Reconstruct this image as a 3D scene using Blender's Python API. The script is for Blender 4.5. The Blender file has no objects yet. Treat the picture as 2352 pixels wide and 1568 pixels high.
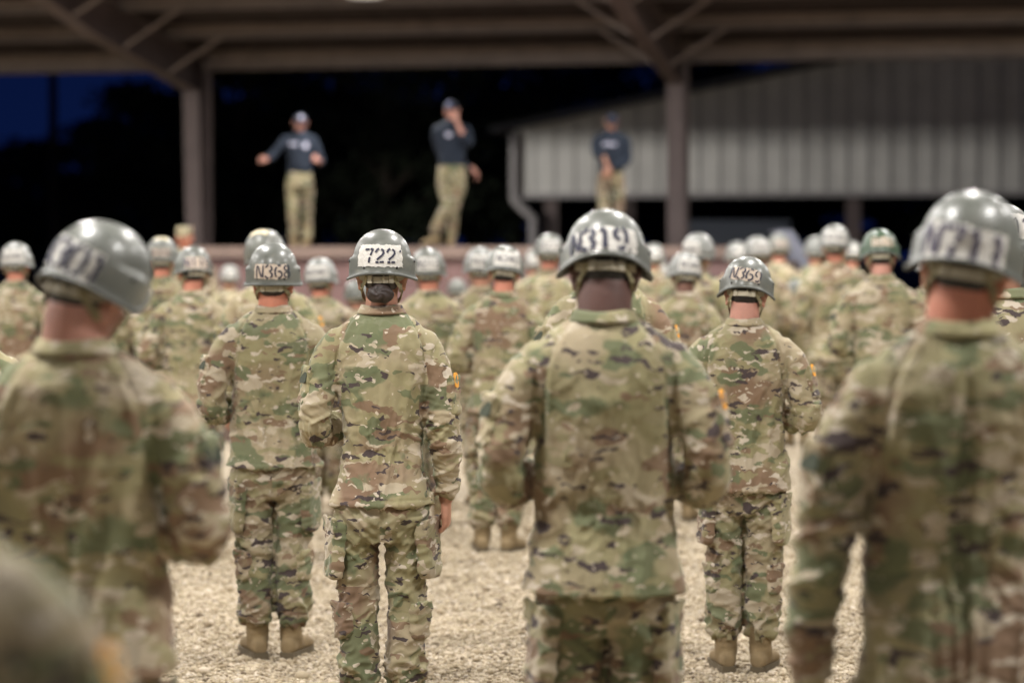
import bpy, bmesh, math, random
import numpy as np
from mathutils import Vector, Matrix, Euler
from mathutils.bvhtree import BVHTree

R = math.radians
SC = bpy.context.scene
C = SC.collection
random.seed(4)

# ------------------------------------------------------------------ camera
F = 5553.0          # focal length in units of a 2352 px wide frame (85 mm on 36 mm)
HY = 588.0          # horizon row
EYE = 1.74
cam_d = bpy.data.cameras.new("camera")
cam = bpy.data.objects.new("camera", cam_d)
C.objects.link(cam)
SC.camera = cam
cam_d.lens = 85.0
cam_d.sensor_width = 36.0
cam_d.clip_start = 0.1
cam_d.clip_end = 2000
cam.location = (0, 0, EYE)
cam.rotation_euler = (R(90) - math.atan(196 / F), 0, 0)
cam_d.dof.use_dof = True
cam_d.dof.focus_distance = 8.80
cam_d.dof.aperture_fstop = 1.65
cam_d.dof.aperture_blades = 0

# ------------------------------------------------------------------ world, colour
w = bpy.data.worlds.new("World")
SC.world = w
w.use_nodes = True
nt = w.node_tree
sky = nt.nodes.new("ShaderNodeTexSky")
sky.sky_type = 'NISHITA'
sky.sun_disc = False
sky.sun_elevation = R(-4.0)
sky.sun_rotation = R(200)
bg = nt.nodes["Background"]
nt.links.new(sky.outputs[0], bg.inputs[0])
bg.inputs[1].default_value = 0.05
# deep blue of the last dusk, a little paler towards the horizon
_tc = nt.nodes.new("ShaderNodeTexCoord")
_sp = nt.nodes.new("ShaderNodeSeparateXYZ")
nt.links.new(_tc.outputs["Generated"], _sp.inputs[0])
_cr = nt.nodes.new("ShaderNodeValToRGB")
_cr.color_ramp.elements[0].position = 0.0
_cr.color_ramp.elements[0].color = (.0026, .0078, .044, 1)
_cr.color_ramp.elements[1].position = .35
_cr.color_ramp.elements[1].color = (.0004, .0012, .010, 1)
nt.links.new(_sp.outputs[2], _cr.inputs[0])
_b2 = nt.nodes.new("ShaderNodeBackground")
nt.links.new(_cr.outputs[0], _b2.inputs[0])
_ad = nt.nodes.new("ShaderNodeAddShader")
nt.links.new(bg.outputs[0], _ad.inputs[0])
nt.links.new(_b2.outputs[0], _ad.inputs[1])
nt.links.new(_ad.outputs[0], nt.nodes["World Output"].inputs[0])
SC.view_settings.view_transform = 'Standard'
SC.view_settings.look = 'None'
SC.view_settings.exposure = 0.0
SC.view_settings.gamma = 1.0
SC.view_settings.use_curve_mapping = False
SC.cycles.use_denoising = True
SC.cycles.max_bounces = 6
SC.cycles.diffuse_bounces = 2
SC.cycles.caustics_reflective = False
SC.cycles.caustics_refractive = False
SC.cycles.sample_clamp_indirect = 4.0

LAMP_W = 560.0      # power of one ceiling lamp
FILL_W = 6300.0    # added, unseen beam on the neighbouring gable

# ------------------------------------------------------------------ small numpy noise
_rng = np.random.RandomState(7)
_perm = _rng.permutation(256)
_perm = np.concatenate([_perm, _perm, _perm])
_g = _rng.normal(size=(256, 3))
_g /= np.linalg.norm(_g, axis=1)[:, None]


def nz(P):
    P = np.asarray(P, float)
    i = np.floor(P).astype(int)
    f = P - i
    i &= 255
    u = f * f * f * (f * (f * 6 - 15) + 10)
    out = 0
    for dx in (0, 1):
        wx = u[:, 0] if dx else 1 - u[:, 0]
        for dy in (0, 1):
            wy = u[:, 1] if dy else 1 - u[:, 1]
            for dz in (0, 1):
                wz = u[:, 2] if dz else 1 - u[:, 2]
                h = _perm[_perm[_perm[i[:, 0] + dx] + i[:, 1] + dy] + i[:, 2] + dz]
                d = ((f - np.array([dx, dy, dz])) * _g[h]).sum(1)
                out = out + wx * wy * wz * d
    return out * 1.6


def sstep(a, b, x):
    t = np.clip((x - a) / (b - a), 0, 1)
    return t * t * (3 - 2 * t)


# ------------------------------------------------------------------ geometry collector
class Geo:
    def __init__(s):
        s.v = []
        s.f = []
        s.mi = []

    def add(s, vs, fs, mi=0):
        o = len(s.v)
        s.v.extend([tuple(map(float, p)) for p in vs])
        for f in fs:
            s.f.append(tuple(i + o for i in f))
            s.mi.append(mi)

    def box(s, c, d, M=None, mi=0):
        vs = []
        for x in (-.5, .5):
            for y in (-.5, .5):
                for z in (-.5, .5):
                    p = Vector((x * d[0], y * d[1], z * d[2]))
                    if M is not None:
                        p = M @ p
                    vs.append((c[0] + p[0], c[1] + p[1], c[2] + p[2]))
        s.add(vs, [(0, 1, 3, 2), (4, 6, 7, 5), (0, 4, 5, 1), (2, 3, 7, 6), (0, 2, 6, 4), (1, 5, 7, 3)], mi)

    def bar(s, a, b, wd, hg, up=(0, 0, 1), mi=0):
        a = Vector(a)
        b = Vector(b)
        z = (b - a).normalized()
        x = z.cross(Vector(up))
        if x.length < 1e-4:
            x = z.cross(Vector((1, 0, 0)))
        x.normalize()
        y = x.cross(z)
        M = Matrix((x, y, z)).transposed()
        s.box((a + b) / 2, (wd, hg, (b - a).length), M, mi)

    def rings(s, rings, n=28, cap=True, mi=0):
        """rings: (centre, axis_u, axis_v, a, b, exponent)"""
        vs = []
        for (c, u, v, a, b, e) in rings:
            c = Vector(c)
            u = Vector(u)
            v = Vector(v)
            for k in range(n):
                t = 2 * math.pi * k / n
                ct, st = math.cos(t), math.sin(t)
                x = math.copysign(abs(ct) ** (2 / e), ct) * a
                y = math.copysign(abs(st) ** (2 / e), st) * b
                vs.append(c + u * x + v * y)
        fs = []
        m = len(rings)
        for i in range(m - 1):
            for k in range(n):
                k2 = (k + 1) % n
                fs.append((i * n + k, i * n + k2, (i + 1) * n + k2, (i + 1) * n + k))
        if cap:
            fs.append(tuple(range(n - 1, -1, -1)))
            fs.append(tuple((m - 1) * n + k for k in range(n)))
        s.add(vs, fs, mi)

    def tube(s, pts, rad, n=16, cap=True, mi=0, flat=1.0, ref=(0, 1, 0), sub=0, round_=True):
        """pts with radii along them; smooth spline when sub > 0"""
        P = [Vector(p) for p in pts]
        Q = list(rad)
        if sub:
            P2, Q2 = [], []
            for i in range(len(P) - 1):
                p0 = P[max(i - 1, 0)]
                p1 = P[i]
                p2 = P[i + 1]
                p3 = P[min(i + 2, len(P) - 1)]
                for j in range(sub):
                    t = j / sub
                    a = 2 * p1 + (p2 - p0) * t + (2 * p0 - 5 * p1 + 4 * p2 - p3) * t * t + (3 * p1 - p0 - 3 * p2 + p3) * t ** 3
                    P2.append(a * .5)
                    Q2.append(Q[i] * (1 - t) + Q[i + 1] * t)
            P2.append(P[-1])
            Q2.append(Q[-1])
            P, Q = P2, Q2
        if round_ and cap:
            d0 = (P[1] - P[0]).normalized()
            d1 = (P[-1] - P[-2]).normalized()
            P = [P[0] - d0 * Q[0] * .55, P[0] - d0 * Q[0] * .3] + P + [P[-1] + d1 * Q[-1] * .3, P[-1] + d1 * Q[-1] * .55]
            Q = [Q[0] * .45, Q[0] * .85] + Q + [Q[-1] * .85, Q[-1] * .45]
        rings = []
        ref = Vector(ref)
        for i, p in enumerate(P):
            d = (P[min(i + 1, len(P) - 1)] - P[max(i - 1, 0)]).normalized()
            u = ref - d * ref.dot(d)
            if u.length < 1e-3:
                u = Vector((1, 0, 0)) - d * d[0]
            u.normalize()
            v = d.cross(u)
            ref = u
            rings.append((p, u, v, Q[i], Q[i] * flat, 2))
        s.rings(rings, n, cap, mi)

    def ell(s, c, r, rot=None, n=20, m=12, mi=0):
        M = rot.to_matrix() if rot is not None else Matrix.Identity(3)
        vs = []
        fs = []
        vs.append(Vector(c) + M @ Vector((0, 0, r[2])))
        for i in range(1, m):
            a = math.pi * i / m
            for k in range(n):
                b = 2 * math.pi * k / n
                vs.append(Vector(c) + M @ Vector((r[0] * math.sin(a) * math.cos(b), r[1] * math.sin(a) * math.sin(b), r[2] * math.cos(a))))
        vs.append(Vector(c) + M @ Vector((0, 0, -r[2])))
        for k in range(n):
            fs.append((0, 1 + k, 1 + (k + 1) % n))
            for i in range(m - 2):
                a = 1 + i * n
                fs.append((a + k, a + n + k, a + n + (k + 1) % n, a + (k + 1) % n))
            a = 1 + (m - 2) * n
            fs.append((a + k, len(vs) - 1, a + (k + 1) % n))
        s.add(vs, fs, mi)

    def mesh(s, name, smooth=False, mats=()):
        me = bpy.data.meshes.new(name)
        me.from_pydata(s.v, [], s.f)
        me.update()
        for m in mats:
            me.materials.append(m)
        if len(mats) > 1:
            me.polygons.foreach_set("material_index", s.mi)
        if smooth:
            me.polygons.foreach_set("use_smooth", [True] * len(me.polygons))
        return me


def link(name, me, parent=None, **kw):
    o = bpy.data.objects.new(name, me)
    C.objects.link(o)
    if parent is not None:
        o.parent = parent
    for k, v in kw.items():
        o[k] = v
    return o


def empty(name, loc=(0, 0, 0), rz=0, **kw):
    o = bpy.data.objects.new(name, None)
    o.empty_display_size = .1
    C.objects.link(o)
    o.location = loc
    o.rotation_euler = (0, 0, rz)
    for k, v in kw.items():
        o[k] = v
    return o


def get_vn(me):
    n = len(me.vertices)
    P = np.empty(n * 3)
    me.vertices.foreach_get("co", P)
    N = np.empty(n * 3)
    me.vertex_normals.foreach_get("vector", N)
    return P.reshape(-1, 3), N.reshape(-1, 3)


def set_v(me, P):
    me.vertices.foreach_set("co", np.asarray(P).ravel())
    me.update()


def remesh(geo, voxel, name, mats, smooth=4, fn=None):
    me = geo.mesh(name)
    o = bpy.data.objects.new("tmp", me)
    C.objects.link(o)
    m = o.modifiers.new("r", 'REMESH')
    m.mode = 'VOXEL'
    m.voxel_size = voxel
    m.use_smooth_shade = True
    if smooth:
        s = o.modifiers.new("s", 'SMOOTH')
        s.factor = .5
        s.iterations = smooth
    dg = bpy.context.evaluated_depsgraph_get()
    me2 = bpy.data.meshes.new_from_object(o.evaluated_get(dg))
    me2.name = name
    bpy.data.objects.remove(o)
    bpy.data.meshes.remove(me)
    me2.materials.clear()
    for mt in mats:
        me2.materials.append(mt)
    me2.polygons.foreach_set("use_smooth", [True] * len(me2.polygons))
    if fn is not None:
        P, N = get_vn(me2)
        d = fn(P, N)
        set_v(me2, P + N * d[:, None])
    return me2


# ------------------------------------------------------------------ materials
def mat(name, col, rough=.6, metal=0, bump=0, bscale=200, spec=.5, var=0, vscale=4, coat=0):
    m = bpy.data.materials.new(name)
    m.use_nodes = True
    t = m.node_tree
    b = t.nodes["Principled BSDF"]
    b.inputs["Base Color"].default_value = (*col, 1)
    b.inputs["Roughness"].default_value = rough
    b.inputs["Metallic"].default_value = metal
    b.inputs["Specular IOR Level"].default_value = spec
    b.inputs["Coat Weight"].default_value = coat
    b.inputs["Coat Roughness"].default_value = .12
    tc = t.nodes.new("ShaderNodeTexCoord")
    if var:
        n = t.nodes.new("ShaderNodeTexNoise")
        n.inputs["Scale"].default_value = vscale
        n.inputs["Detail"].default_value = 6
        n.inputs["Roughness"].default_value = .65
        t.links.new(tc.outputs["Object"], n.inputs["Vector"])
        mx = t.nodes.new("ShaderNodeMix")
        mx.data_type = 'RGBA'
        mx.inputs["A"].default_value = (*[c * (1 - var) for c in col], 1)
        mx.inputs["B"].default_value = (*[min(1, c * (1 + var)) for c in col], 1)
        rp = t.nodes.new("ShaderNodeMapRange")
        rp.inputs[1].default_value = .3
        rp.inputs[2].default_value = .7
        t.links.new(n.outputs["Fac"], rp.inputs[0])
        t.links.new(rp.outputs[0], mx.inputs["Factor"])
        t.links.new(mx.outputs["Result"], b.inputs["Base Color"])
    if bump:
        n = t.nodes.new("ShaderNodeTexNoise")
        n.inputs["Scale"].default_value = bscale
        n.inputs["Detail"].default_value = 4
        t.links.new(tc.outputs["Object"], n.inputs["Vector"])
        bp = t.nodes.new("ShaderNodeBump")
        bp.inputs["Strength"].default_value = bump
        bp.inputs["Distance"].default_value = .004
        t.links.new(n.outputs["Fac"], bp.inputs["Height"])
        t.links.new(bp.outputs["Normal"], b.inputs["Normal"])
    return m


def camo_material(name, shift=0.0, soft=1.0, fade=0.0):
    m = bpy.data.materials.new(name)
    m.use_nodes = True
    t = m.node_tree
    L = t.links.new
    b = t.nodes["Principled BSDF"]
    b.inputs["Roughness"].default_value = .88
    b.inputs["Specular IOR Level"].default_value = .25
    b.inputs["Sheen Weight"].default_value = .12
    tc = t.nodes.new("ShaderNodeTexCoord")
    oi = t.nodes.new("ShaderNodeObjectInfo")
    off = t.nodes.new("ShaderNodeMath")
    off.operation = 'MULTIPLY_ADD'
    off.inputs[1].default_value = 40.0
    off.inputs[2].default_value = shift
    L(oi.outputs["Random"], off.inputs[0])
    cmb = t.nodes.new("ShaderNodeCombineXYZ")
    pa = t.nodes.new("ShaderNodeAttribute")
    pa.attribute_name = "panel"
    o2 = t.nodes.new("ShaderNodeMath")
    o2.operation = 'MULTIPLY_ADD'
    o2.inputs[1].default_value = 5.37
    L(pa.outputs["Fac"], o2.inputs[0])
    L(off.outputs[0], o2.inputs[2])
    for i in range(3):
        L(o2.outputs[0], cmb.inputs[i])
    add = t.nodes.new("ShaderNodeVectorMath")
    L(tc.outputs["Object"], add.inputs[0])
    L(cmb.outputs[0], add.inputs[1])
    # fine wobble that makes the blob outlines knobbly
    wob = t.nodes.new("ShaderNodeTexNoise")
    wob.inputs["Scale"].default_value = 30
    wob.inputs["Detail"].default_value = 1.5
    L(add.outputs[0], wob.inputs["Vector"])
    ws = t.nodes.new("ShaderNodeVectorMath")
    ws.operation = 'SCALE'
    ws.inputs["Scale"].default_value = .034
    L(wob.outputs["Color"], ws.inputs[0])
    add2 = t.nodes.new("ShaderNodeVectorMath")
    L(add.outputs[0], add2.inputs[0])
    L(ws.outputs[0], add2.inputs[1])

    def layer(scale, stretch, o, lo, hi, detail=1.0, src=add2):
        mp = t.nodes.new("ShaderNodeMapping")
        mp.inputs["Scale"].default_value = (1, 1, stretch)
        mp.inputs["Location"].default_value = (o, o * 1.7, o * .3)
        L(src.outputs[0], mp.inputs[0])
        n = t.nodes.new("ShaderNodeTexNoise")
        n.inputs["Scale"].default_value = scale
        n.inputs["Detail"].default_value = detail
        n.inputs["Roughness"].default_value = .45
        L(mp.outputs[0], n.inputs["Vector"])
        r = t.nodes.new("ShaderNodeMapRange")
        r.inputs[1].default_value = lo
        r.inputs[2].default_value = hi
        L(n.outputs["Fac"], r.inputs[0])
        return r.outputs[0]

    def mul(a, k):
        q = t.nodes.new("ShaderNodeMath")
        q.operation = 'MULTIPLY'
        q.use_clamp = True
        L(a, q.inputs[0])
        if isinstance(k, (int, float)):
            q.inputs[1].default_value = k
        else:
            L(k, q.inputs[1])
        return q.outputs[0]

    def mix(fac, a, col):
        mx = t.nodes.new("ShaderNodeMix")
        mx.data_type = 'RGBA'
        L(fac, mx.inputs["Factor"])
        if isinstance(a, tuple):
            mx.inputs["A"].default_value = (*a, 1)
        else:
            L(a, mx.inputs["A"])
        mx.inputs["B"].default_value = (*col, 1)
        return mx.outputs["Result"]

    g = 1 + fade
    tan = (.375 * g, .305 * g, .190 * g)
    olive = (.285 * g, .255 * g, .125 * g)
    green = (.130 * g, .155 * g, .075 * g)
    brown = (.215 * g, .132 * g, .078 * g)
    dark = (.072 * g, .052 * g, .050 * g)
    cream = (.53 * g, .455 * g, .35 * g)
    pale = (.44 * g, .37 * g, .26 * g)
    c = mix(layer(3.6, 1.5, 3.1, .36, .64), tan, olive)
    c = mix(mul(layer(3.4, 1.1, 21.0, .51, .62), .95), c, brown)
    c = mix(mul(layer(4.6, 1.7, 9.0, .56, .60, 1.2), .85), c, green)
    c = mix(layer(7, 2.3, 31.0, .60, .61, 1.0), c, pale)
    c = mix(mul(layer(6.5, 2.5, 41.0, .585, .595, 1.2), .8), c, olive)
    # brown and green hard-edged tongues
    c = mix(mul(layer(6.5, 2.3, 55.0, .625, .632, 1.2), .85), c, green)
    c = mix(mul(layer(7.5, 2.4, 75.0, .645, .652, 1.2), .9), c, brown)
    c = mix(mul(layer(13, 2.8, 61.0, .635, .647, 1.0), layer(3.5, 1.0, 13.0, .50, .51)), c, cream)
    c = mix(mul(layer(9, 3.4, 83.0, .615, .624, 2.2), layer(3.2, 1.0, 77.0, .50, .51)), c, dark)
    c = mix(layer(12, 3.0, 101.0, .668, .676, 2.0), c, dark)
    c = mix(layer(40, 1.5, 95.0, .715, .735, .5), c, cream)
    # every garment has been washed a different number of times
    hv = t.nodes.new("ShaderNodeHueSaturation")
    hv.inputs["Saturation"].default_value = .92
    wn = t.nodes.new("ShaderNodeTexWhiteNoise")
    wn.noise_dimensions = '1D'
    L(oi.outputs["Random"], wn.inputs["W"])
    mv = t.nodes.new("ShaderNodeMapRange")
    mv.inputs[3].default_value = .86
    mv.inputs[4].default_value = 1.12
    L(wn.outputs[0], mv.inputs[0])
    L(mv.outputs[0], hv.inputs["Value"])
    L(c, hv.inputs["Color"])
    L(hv.outputs[0], b.inputs["Base Color"])
    # cloth creasing
    n = t.nodes.new("ShaderNodeTexNoise")
    n.inputs["Scale"].default_value = 17
    n.inputs["Detail"].default_value = 5
    n.inputs["Distortion"].default_value = .6
    L(tc.outputs["Object"], n.inputs["Vector"])
    bp = t.nodes.new("ShaderNodeBump")
    bp.inputs["Strength"].default_value = .32
    bp.inputs["Distance"].default_value = .012
    L(n.outputs["Fac"], bp.inputs["Height"])
    L(bp.outputs["Normal"], b.inputs["Normal"])
    return m


M_CAMO = camo_material("camouflage cloth")
M_CAMO_SHADED = camo_material("shaded camouflage trouser cloth", 3.0, fade=-.13)  # jacket camouflage darkened: shading of the trousers put into the colour
M_CAMO2 = camo_material("washed camouflage cloth", 17.0, fade=.12)
M_PANT = camo_material("instructor trousers cloth", 5.0, fade=-.12)


def skin_mat(name, col):
    m = mat(name, col, .55, bump=.25, bscale=120, var=.12, vscale=14)
    b = m.node_tree.nodes["Principled BSDF"]
    b.inputs["Subsurface Weight"].default_value = .12
    b.inputs["Subsurface Radius"].default_value = (.02, .008, .005)
    b.inputs["Subsurface Scale"].default_value = .5
    return m


SKIN = {'pink': skin_mat("pink skin", (.50, .25, .19)), 'red': skin_mat("sunburnt skin", (.50, .20, .13)),
        'tan': skin_mat("tanned skin", (.40, .20, .13)), 'brown': skin_mat("brown skin", (.16, .075, .05)),
        'dark': skin_mat("deep brown skin", (.105, .052, .042))}
M_HAIR = mat("dark brown hair", (.026, .016, .013), .55, bump=.2, bscale=60, var=.3, vscale=25)
M_BLACKHAIR = mat("black hair", (.008, .007, .007), .55, bump=.5, bscale=300)


def helmet_mat(name, col):
    m = mat(name, col, .36, bump=.12, bscale=26, var=.16, vscale=9, coat=.3, spec=.5)
    t = m.node_tree
    b = t.nodes["Principled BSDF"]
    tc = t.nodes.new("ShaderNodeTexCoord")
    n = t.nodes.new("ShaderNodeTexNoise")
    n.inputs["Scale"].default_value = 22
    n.inputs["Detail"].default_value = 8
    n.inputs["Roughness"].default_value = .75
    t.links.new(tc.outputs["Object"], n.inputs["Vector"])
    r = t.nodes.new("ShaderNodeMapRange")
    r.inputs[1].default_value = .35
    r.inputs[2].default_value = .7
    r.inputs[3].default_value = .28
    r.inputs[4].default_value = .58
    t.links.new(n.outputs["Fac"], r.inputs[0])
    t.links.new(r.outputs[0], b.inputs["Roughness"])
    b.inputs["Coat Roughness"].default_value = .22
    # scuffs: stretched pale rubs and a few dark chips
    src = b.inputs["Base Color"].links[0].from_socket
    oi = t.nodes.new("ShaderNodeObjectInfo")
    for k, (sc_, st, lo, hi, c_, am) in enumerate(((16, 3.5, .63, .70, (.42, .42, .38), .55), (60, 1.0, .70, .74, (.05, .05, .045), .7), (7, 1.3, .55, .72, (.30, .28, .22), .35))):
        mp = t.nodes.new("ShaderNodeMapping")
        mp.inputs["Scale"].default_value = (1, 1, st)
        mp.inputs["Rotation"].default_value = (.3 + k, .4, .2 * k)
        ad = t.nodes.new("ShaderNodeVectorMath")
        t.links.new(tc.outputs["Object"], ad.inputs[0])
        t.links.new(oi.outputs["Random"], ad.inputs[1])
        t.links.new(ad.outputs[0], mp.inputs[0])
        q = t.nodes.new("ShaderNodeTexNoise")
        q.inputs["Scale"].default_value = sc_
        q.inputs["Detail"].default_value = 6
        q.inputs["Roughness"].default_value = .7
        t.links.new(mp.outputs[0], q.inputs["Vector"])
        rr = t.nodes.new("ShaderNodeMapRange")
        rr.inputs[1].default_value = lo
        rr.inputs[2].default_value = hi
        rr.inputs[4].default_value = am
        t.links.new(q.outputs["Fac"], rr.inputs[0])
        mx = t.nodes.new("ShaderNodeMix")
        mx.data_type = 'RGBA'
        t.links.new(rr.outputs[0], mx.inputs["Factor"])
        t.links.new(src, mx.inputs["A"])
        mx.inputs["B"].default_value = (*c_, 1)
        src = mx.outputs["Result"]
    t.links.new(src, b.inputs["Base Color"])
    return m


M_HELM = helmet_mat("grey green helmet paint", (.132, .139, .121))
M_HELM2 = helmet_mat("pale grey helmet paint", (.21, .215, .20))
M_HELM_G = helmet_mat("green helmet paint", (.042, .080, .042))
M_RIM = mat("rubber helmet edge", (.09, .095, .085), .5, bump=.3, bscale=90)
M_TAPE = mat("white cloth tape", (.62, .60, .555), .8, bump=1.0, bscale=70, var=.08, vscale=40)
M_TAPE2 = mat("cream cloth tape", (.60, .50, .40), .8, bump=.8, bscale=70, var=.10, vscale=40)
M_TANPAINT = mat("cream painted patch", (.62, .54, .36), .6, var=.1, vscale=20)
M_INK = mat("dark marker ink", (.025, .025, .05), .6)
M_INKP = mat("purple marker ink", (.055, .045, .085), .6)
M_STRAP = mat("tan webbing strap", (.27, .235, .135), .85, bump=.7, bscale=400)
M_BAND = mat("beige suspension band", (.44, .40, .30), .7, bump=.4, bscale=200)
M_METAL = mat("dark screw metal", (.06, .06, .06), .4, metal=.8)
M_BOOT = mat("coyote suede boot", (.215, .155, .080), .85, bump=.5, bscale=120, var=.18, vscale=20)
M_SOLE = mat("brown rubber sole", (.11, .085, .05), .8, bump=.5, bscale=100)
M_VELCRO = mat("dark green fastener", (.045, .055, .035), .95, bump=.6, bscale=300)
M_ORANGE = mat("orange and yellow patch", (.80, .36, .04), .8, bump=.4, bscale=300)
M_NAVY = mat("navy shirt cloth", (.007, .014, .028), .85, bump=.5, bscale=30)
M_NAVYCAP = mat("navy cap cloth", (.014, .018, .035), .8)
M_WHITE = mat("pale print", (.50, .50, .62), .8)
M_CAPGREY = mat("grey blue cap badge", (.16, .17, .30), .8)
M_EYE = mat("eye white", (.6, .58, .55), .3)
M_IRIS = mat("iris", (.03, .02, .015), .25)

# ------------------------------------------------------------------ ground
def ground_material():
    m = bpy.data.materials.new("tan pea gravel")
    m.use_nodes = True
    t = m.node_tree
    L = t.links.new
    b = t.nodes["Principled BSDF"]
    b.inputs["Roughness"].default_value = .85
    tc = t.nodes.new("ShaderNodeTexCoord")
    v = t.nodes.new("ShaderNodeTexVoronoi")
    v.inputs["Scale"].default_value = 60
    L(tc.outputs["Object"], v.inputs["Vector"])
    cr = t.nodes.new("ShaderNodeValToRGB")
    e = cr.color_ramp.elements
    e[0].position = 0
    e[0].color = (.17, .125, .075, 1)
    e[1].position = 1
    e[1].color = (.50, .425, .32, 1)
    x = cr.color_ramp.elements.new(.45)
    x.color = (.34, .28, .19, 1)
    sp = t.nodes.new("ShaderNodeSeparateColor")
    L(v.outputs["Color"], sp.inputs[0])
    L(sp.outputs[0], cr.inputs[0])
    n = t.nodes.new("ShaderNodeTexNoise")
    n.inputs["Scale"].default_value = 1.1
    n.inputs["Detail"].default_value = 5
    L(tc.outputs["Object"], n.inputs["Vector"])
    mr = t.nodes.new("ShaderNodeMapRange")
    mr.inputs[1].default_value = .3
    mr.inputs[2].default_value = .7
    mr.inputs[3].default_value = .78
    mr.inputs[4].default_value = 1.12
    L(n.outputs["Fac"], mr.inputs[0])
    sc = t.nodes.new("ShaderNodeVectorMath")
    sc.operation = 'SCALE'
    L(cr.outputs[0], sc.inputs[0])
    L(mr.outputs[0], sc.inputs["Scale"])
    L(sc.outputs[0], b.inputs["Base Color"])
    bp = t.nodes.new("ShaderNodeBump")
    bp.inputs["Strength"].default_value = 1
    bp.inputs["Distance"].default_value = .012
    bp.invert = True
    L(v.outputs["Distance"], bp.inputs["Height"])
    L(bp.outputs["Normal"], b.inputs["Normal"])
    return m


M_GROUND = ground_material()


def ground_h(x, y):
    P = np.stack([x * .9, y * .9, np.zeros_like(x)], 1)
    P2 = np.stack([x * 5, y * 5, np.zeros_like(x) + 3], 1)
    fade = sstep(60, 25, y) if False else 1
    return (nz(P) * .012 + nz(P2) * .006) * fade


def build_ground():
    xs = np.concatenate([[-700, -200, -60, -25], np.linspace(-12, 12, 161), [25, 60, 200, 700]])
    ys = np.concatenate([[-400, -60, -20, -5], np.linspace(1, 40, 261), [60, 100, 200, 1200]])
    X, Y = np.meshgrid(xs, ys)
    Z = ground_h(X.ravel(), Y.ravel())
    Z = np.where((np.abs(X.ravel()) > 20) | (Y.ravel() > 45) | (Y.ravel() < 0), 0, Z)
    V = np.stack([X.ravel(), Y.ravel(), Z], 1)
    nx, ny = len(xs), len(ys)
    fs = []
    for j in range(ny - 1):
        for i in range(nx - 1):
            a = j * nx + i
            fs.append((a, a + 1, a + nx + 1, a + nx))
    me = bpy.data.meshes.new("ground")
    me.from_pydata(V.tolist(), [], fs)
    me.materials.append(M_GROUND)
    me.polygons.foreach_set("use_smooth", [True] * len(fs))
    link("ground", me, kind="structure")


build_ground()


def build_pebbles():
    """loose stones on the sheet, one object, where the lens resolves them"""
    rs = np.random.RandomState(3)
    m = bpy.data.materials.new("loose pebbles")
    m.use_nodes = True
    t = m.node_tree
    b = t.nodes["Principled BSDF"]
    b.inputs["Roughness"].default_value = .8
    at = t.nodes.new("ShaderNodeAttribute")
    at.attribute_name = "tone"
    cr = t.nodes.new("ShaderNodeValToRGB")
    e = cr.color_ramp.elements
    e[0].color = (.12, .085, .05, 1)
    e[1].color = (.55, .48, .39, 1)
    for p, c in ((.2, (.24, .18, .105, 1)), (.5, (.42, .35, .235, 1)), (.8, (.55, .46, .345, 1))):
        q = e.new(p)
        q.color = c
    t.links.new(at.outputs["Fac"], cr.inputs[0])
    t.links.new(cr.outputs[0], b.inputs["Base Color"])
    # icosphere-like stone with 12 vertices
    bm = bmesh.new()
    bmesh.ops.create_icosphere(bm, subdivisions=1, radius=1)
    base = np.array([v.co[:] for v in bm.verts])
    fc = np.array([[v.index for v in f.verts] for f in bm.faces])
    bm.free()
    n = 175000
    # denser near the camera's sharp band
    y = 7.4 + (rs.rand(n) ** 1.25) * 9.7
    out = rs.rand(n) < .32                 # a thinning skirt so that the loose stones have no edge
    y = np.where(out, 10.5 + rs.normal(size=n) * 4.2, y)
    y = np.clip(y, 2.5, 26)
    x = (rs.rand(n) - .5) * 2 * (.235 * y)
    x = np.where(out, rs.normal(size=n) * 3.6, x)
    s = np.exp(rs.normal(np.log(.0063), .40, n)) * (1 + .04 * np.clip(y - 7.6, 0, 12))
    ang = rs.rand(n) * 6.283
    k = len(base)
    sc = np.stack([s * rs.uniform(.8, 1.3, n), s * rs.uniform(.7, 1.1, n), s * rs.uniform(.45, .8, n)], 1)
    P = base[None] * sc[:, None] * rs.uniform(.85, 1.15, (n, k, 1))
    ca, sa = np.cos(ang), np.sin(ang)
    Q = np.empty_like(P)
    Q[..., 0] = P[..., 0] * ca[:, None] - P[..., 1] * sa[:, None] + x[:, None]
    Q[..., 1] = P[..., 0] * sa[:, None] + P[..., 1] * ca[:, None] + y[:, None]
    Q[..., 2] = P[..., 2] + ground_h(x, y)[:, None] + s[:, None] * .25
    V = Q.reshape(-1, 3)
    Fs = (fc[None] + (np.arange(n) * k)[:, None, None]).reshape(-1, 3)
    me = bpy.data.meshes.new("loose_gravel")
    me.vertices.add(len(V))
    me.vertices.foreach_set("co", V.ravel())
    me.loops.add(len(Fs) * 3)
    me.loops.foreach_set("vertex_index", Fs.ravel())
    me.polygons.add(len(Fs))
    me.polygons.foreach_set("loop_start", np.arange(len(Fs)) * 3)
    me.polygons.foreach_set("loop_total", np.full(len(Fs), 3))
    me.update()
    me.validate()
    a = me.attributes.new("tone", 'FLOAT', 'POINT')
    a.data.foreach_set("value", np.repeat(np.clip(rs.normal(.5, .24, n), 0, 1), k))
    me.polygons.foreach_set("use_smooth", [True] * len(me.polygons))
    me.materials.append(m)
    link("loose_gravel", me, kind="stuff", label="loose tan pea gravel scattered over the parade ground", category="gravel")


build_pebbles()

# ------------------------------------------------------------------ pavilion frame of reference
YAW = R(11.6)
UU = Vector((math.sin(YAW), math.cos(YAW), 0))      # away from the camera, along the rafters
VV = Vector((math.cos(YAW), -math.sin(YAW), 0))     # to the right, along the purlins
BAY = 7.62
COL0 = Vector(((470 - 1176) / F * 38.5, 38.5, 0))   # foot of the left column in view
EAVE = 4.70
SLOPE = .12


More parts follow.
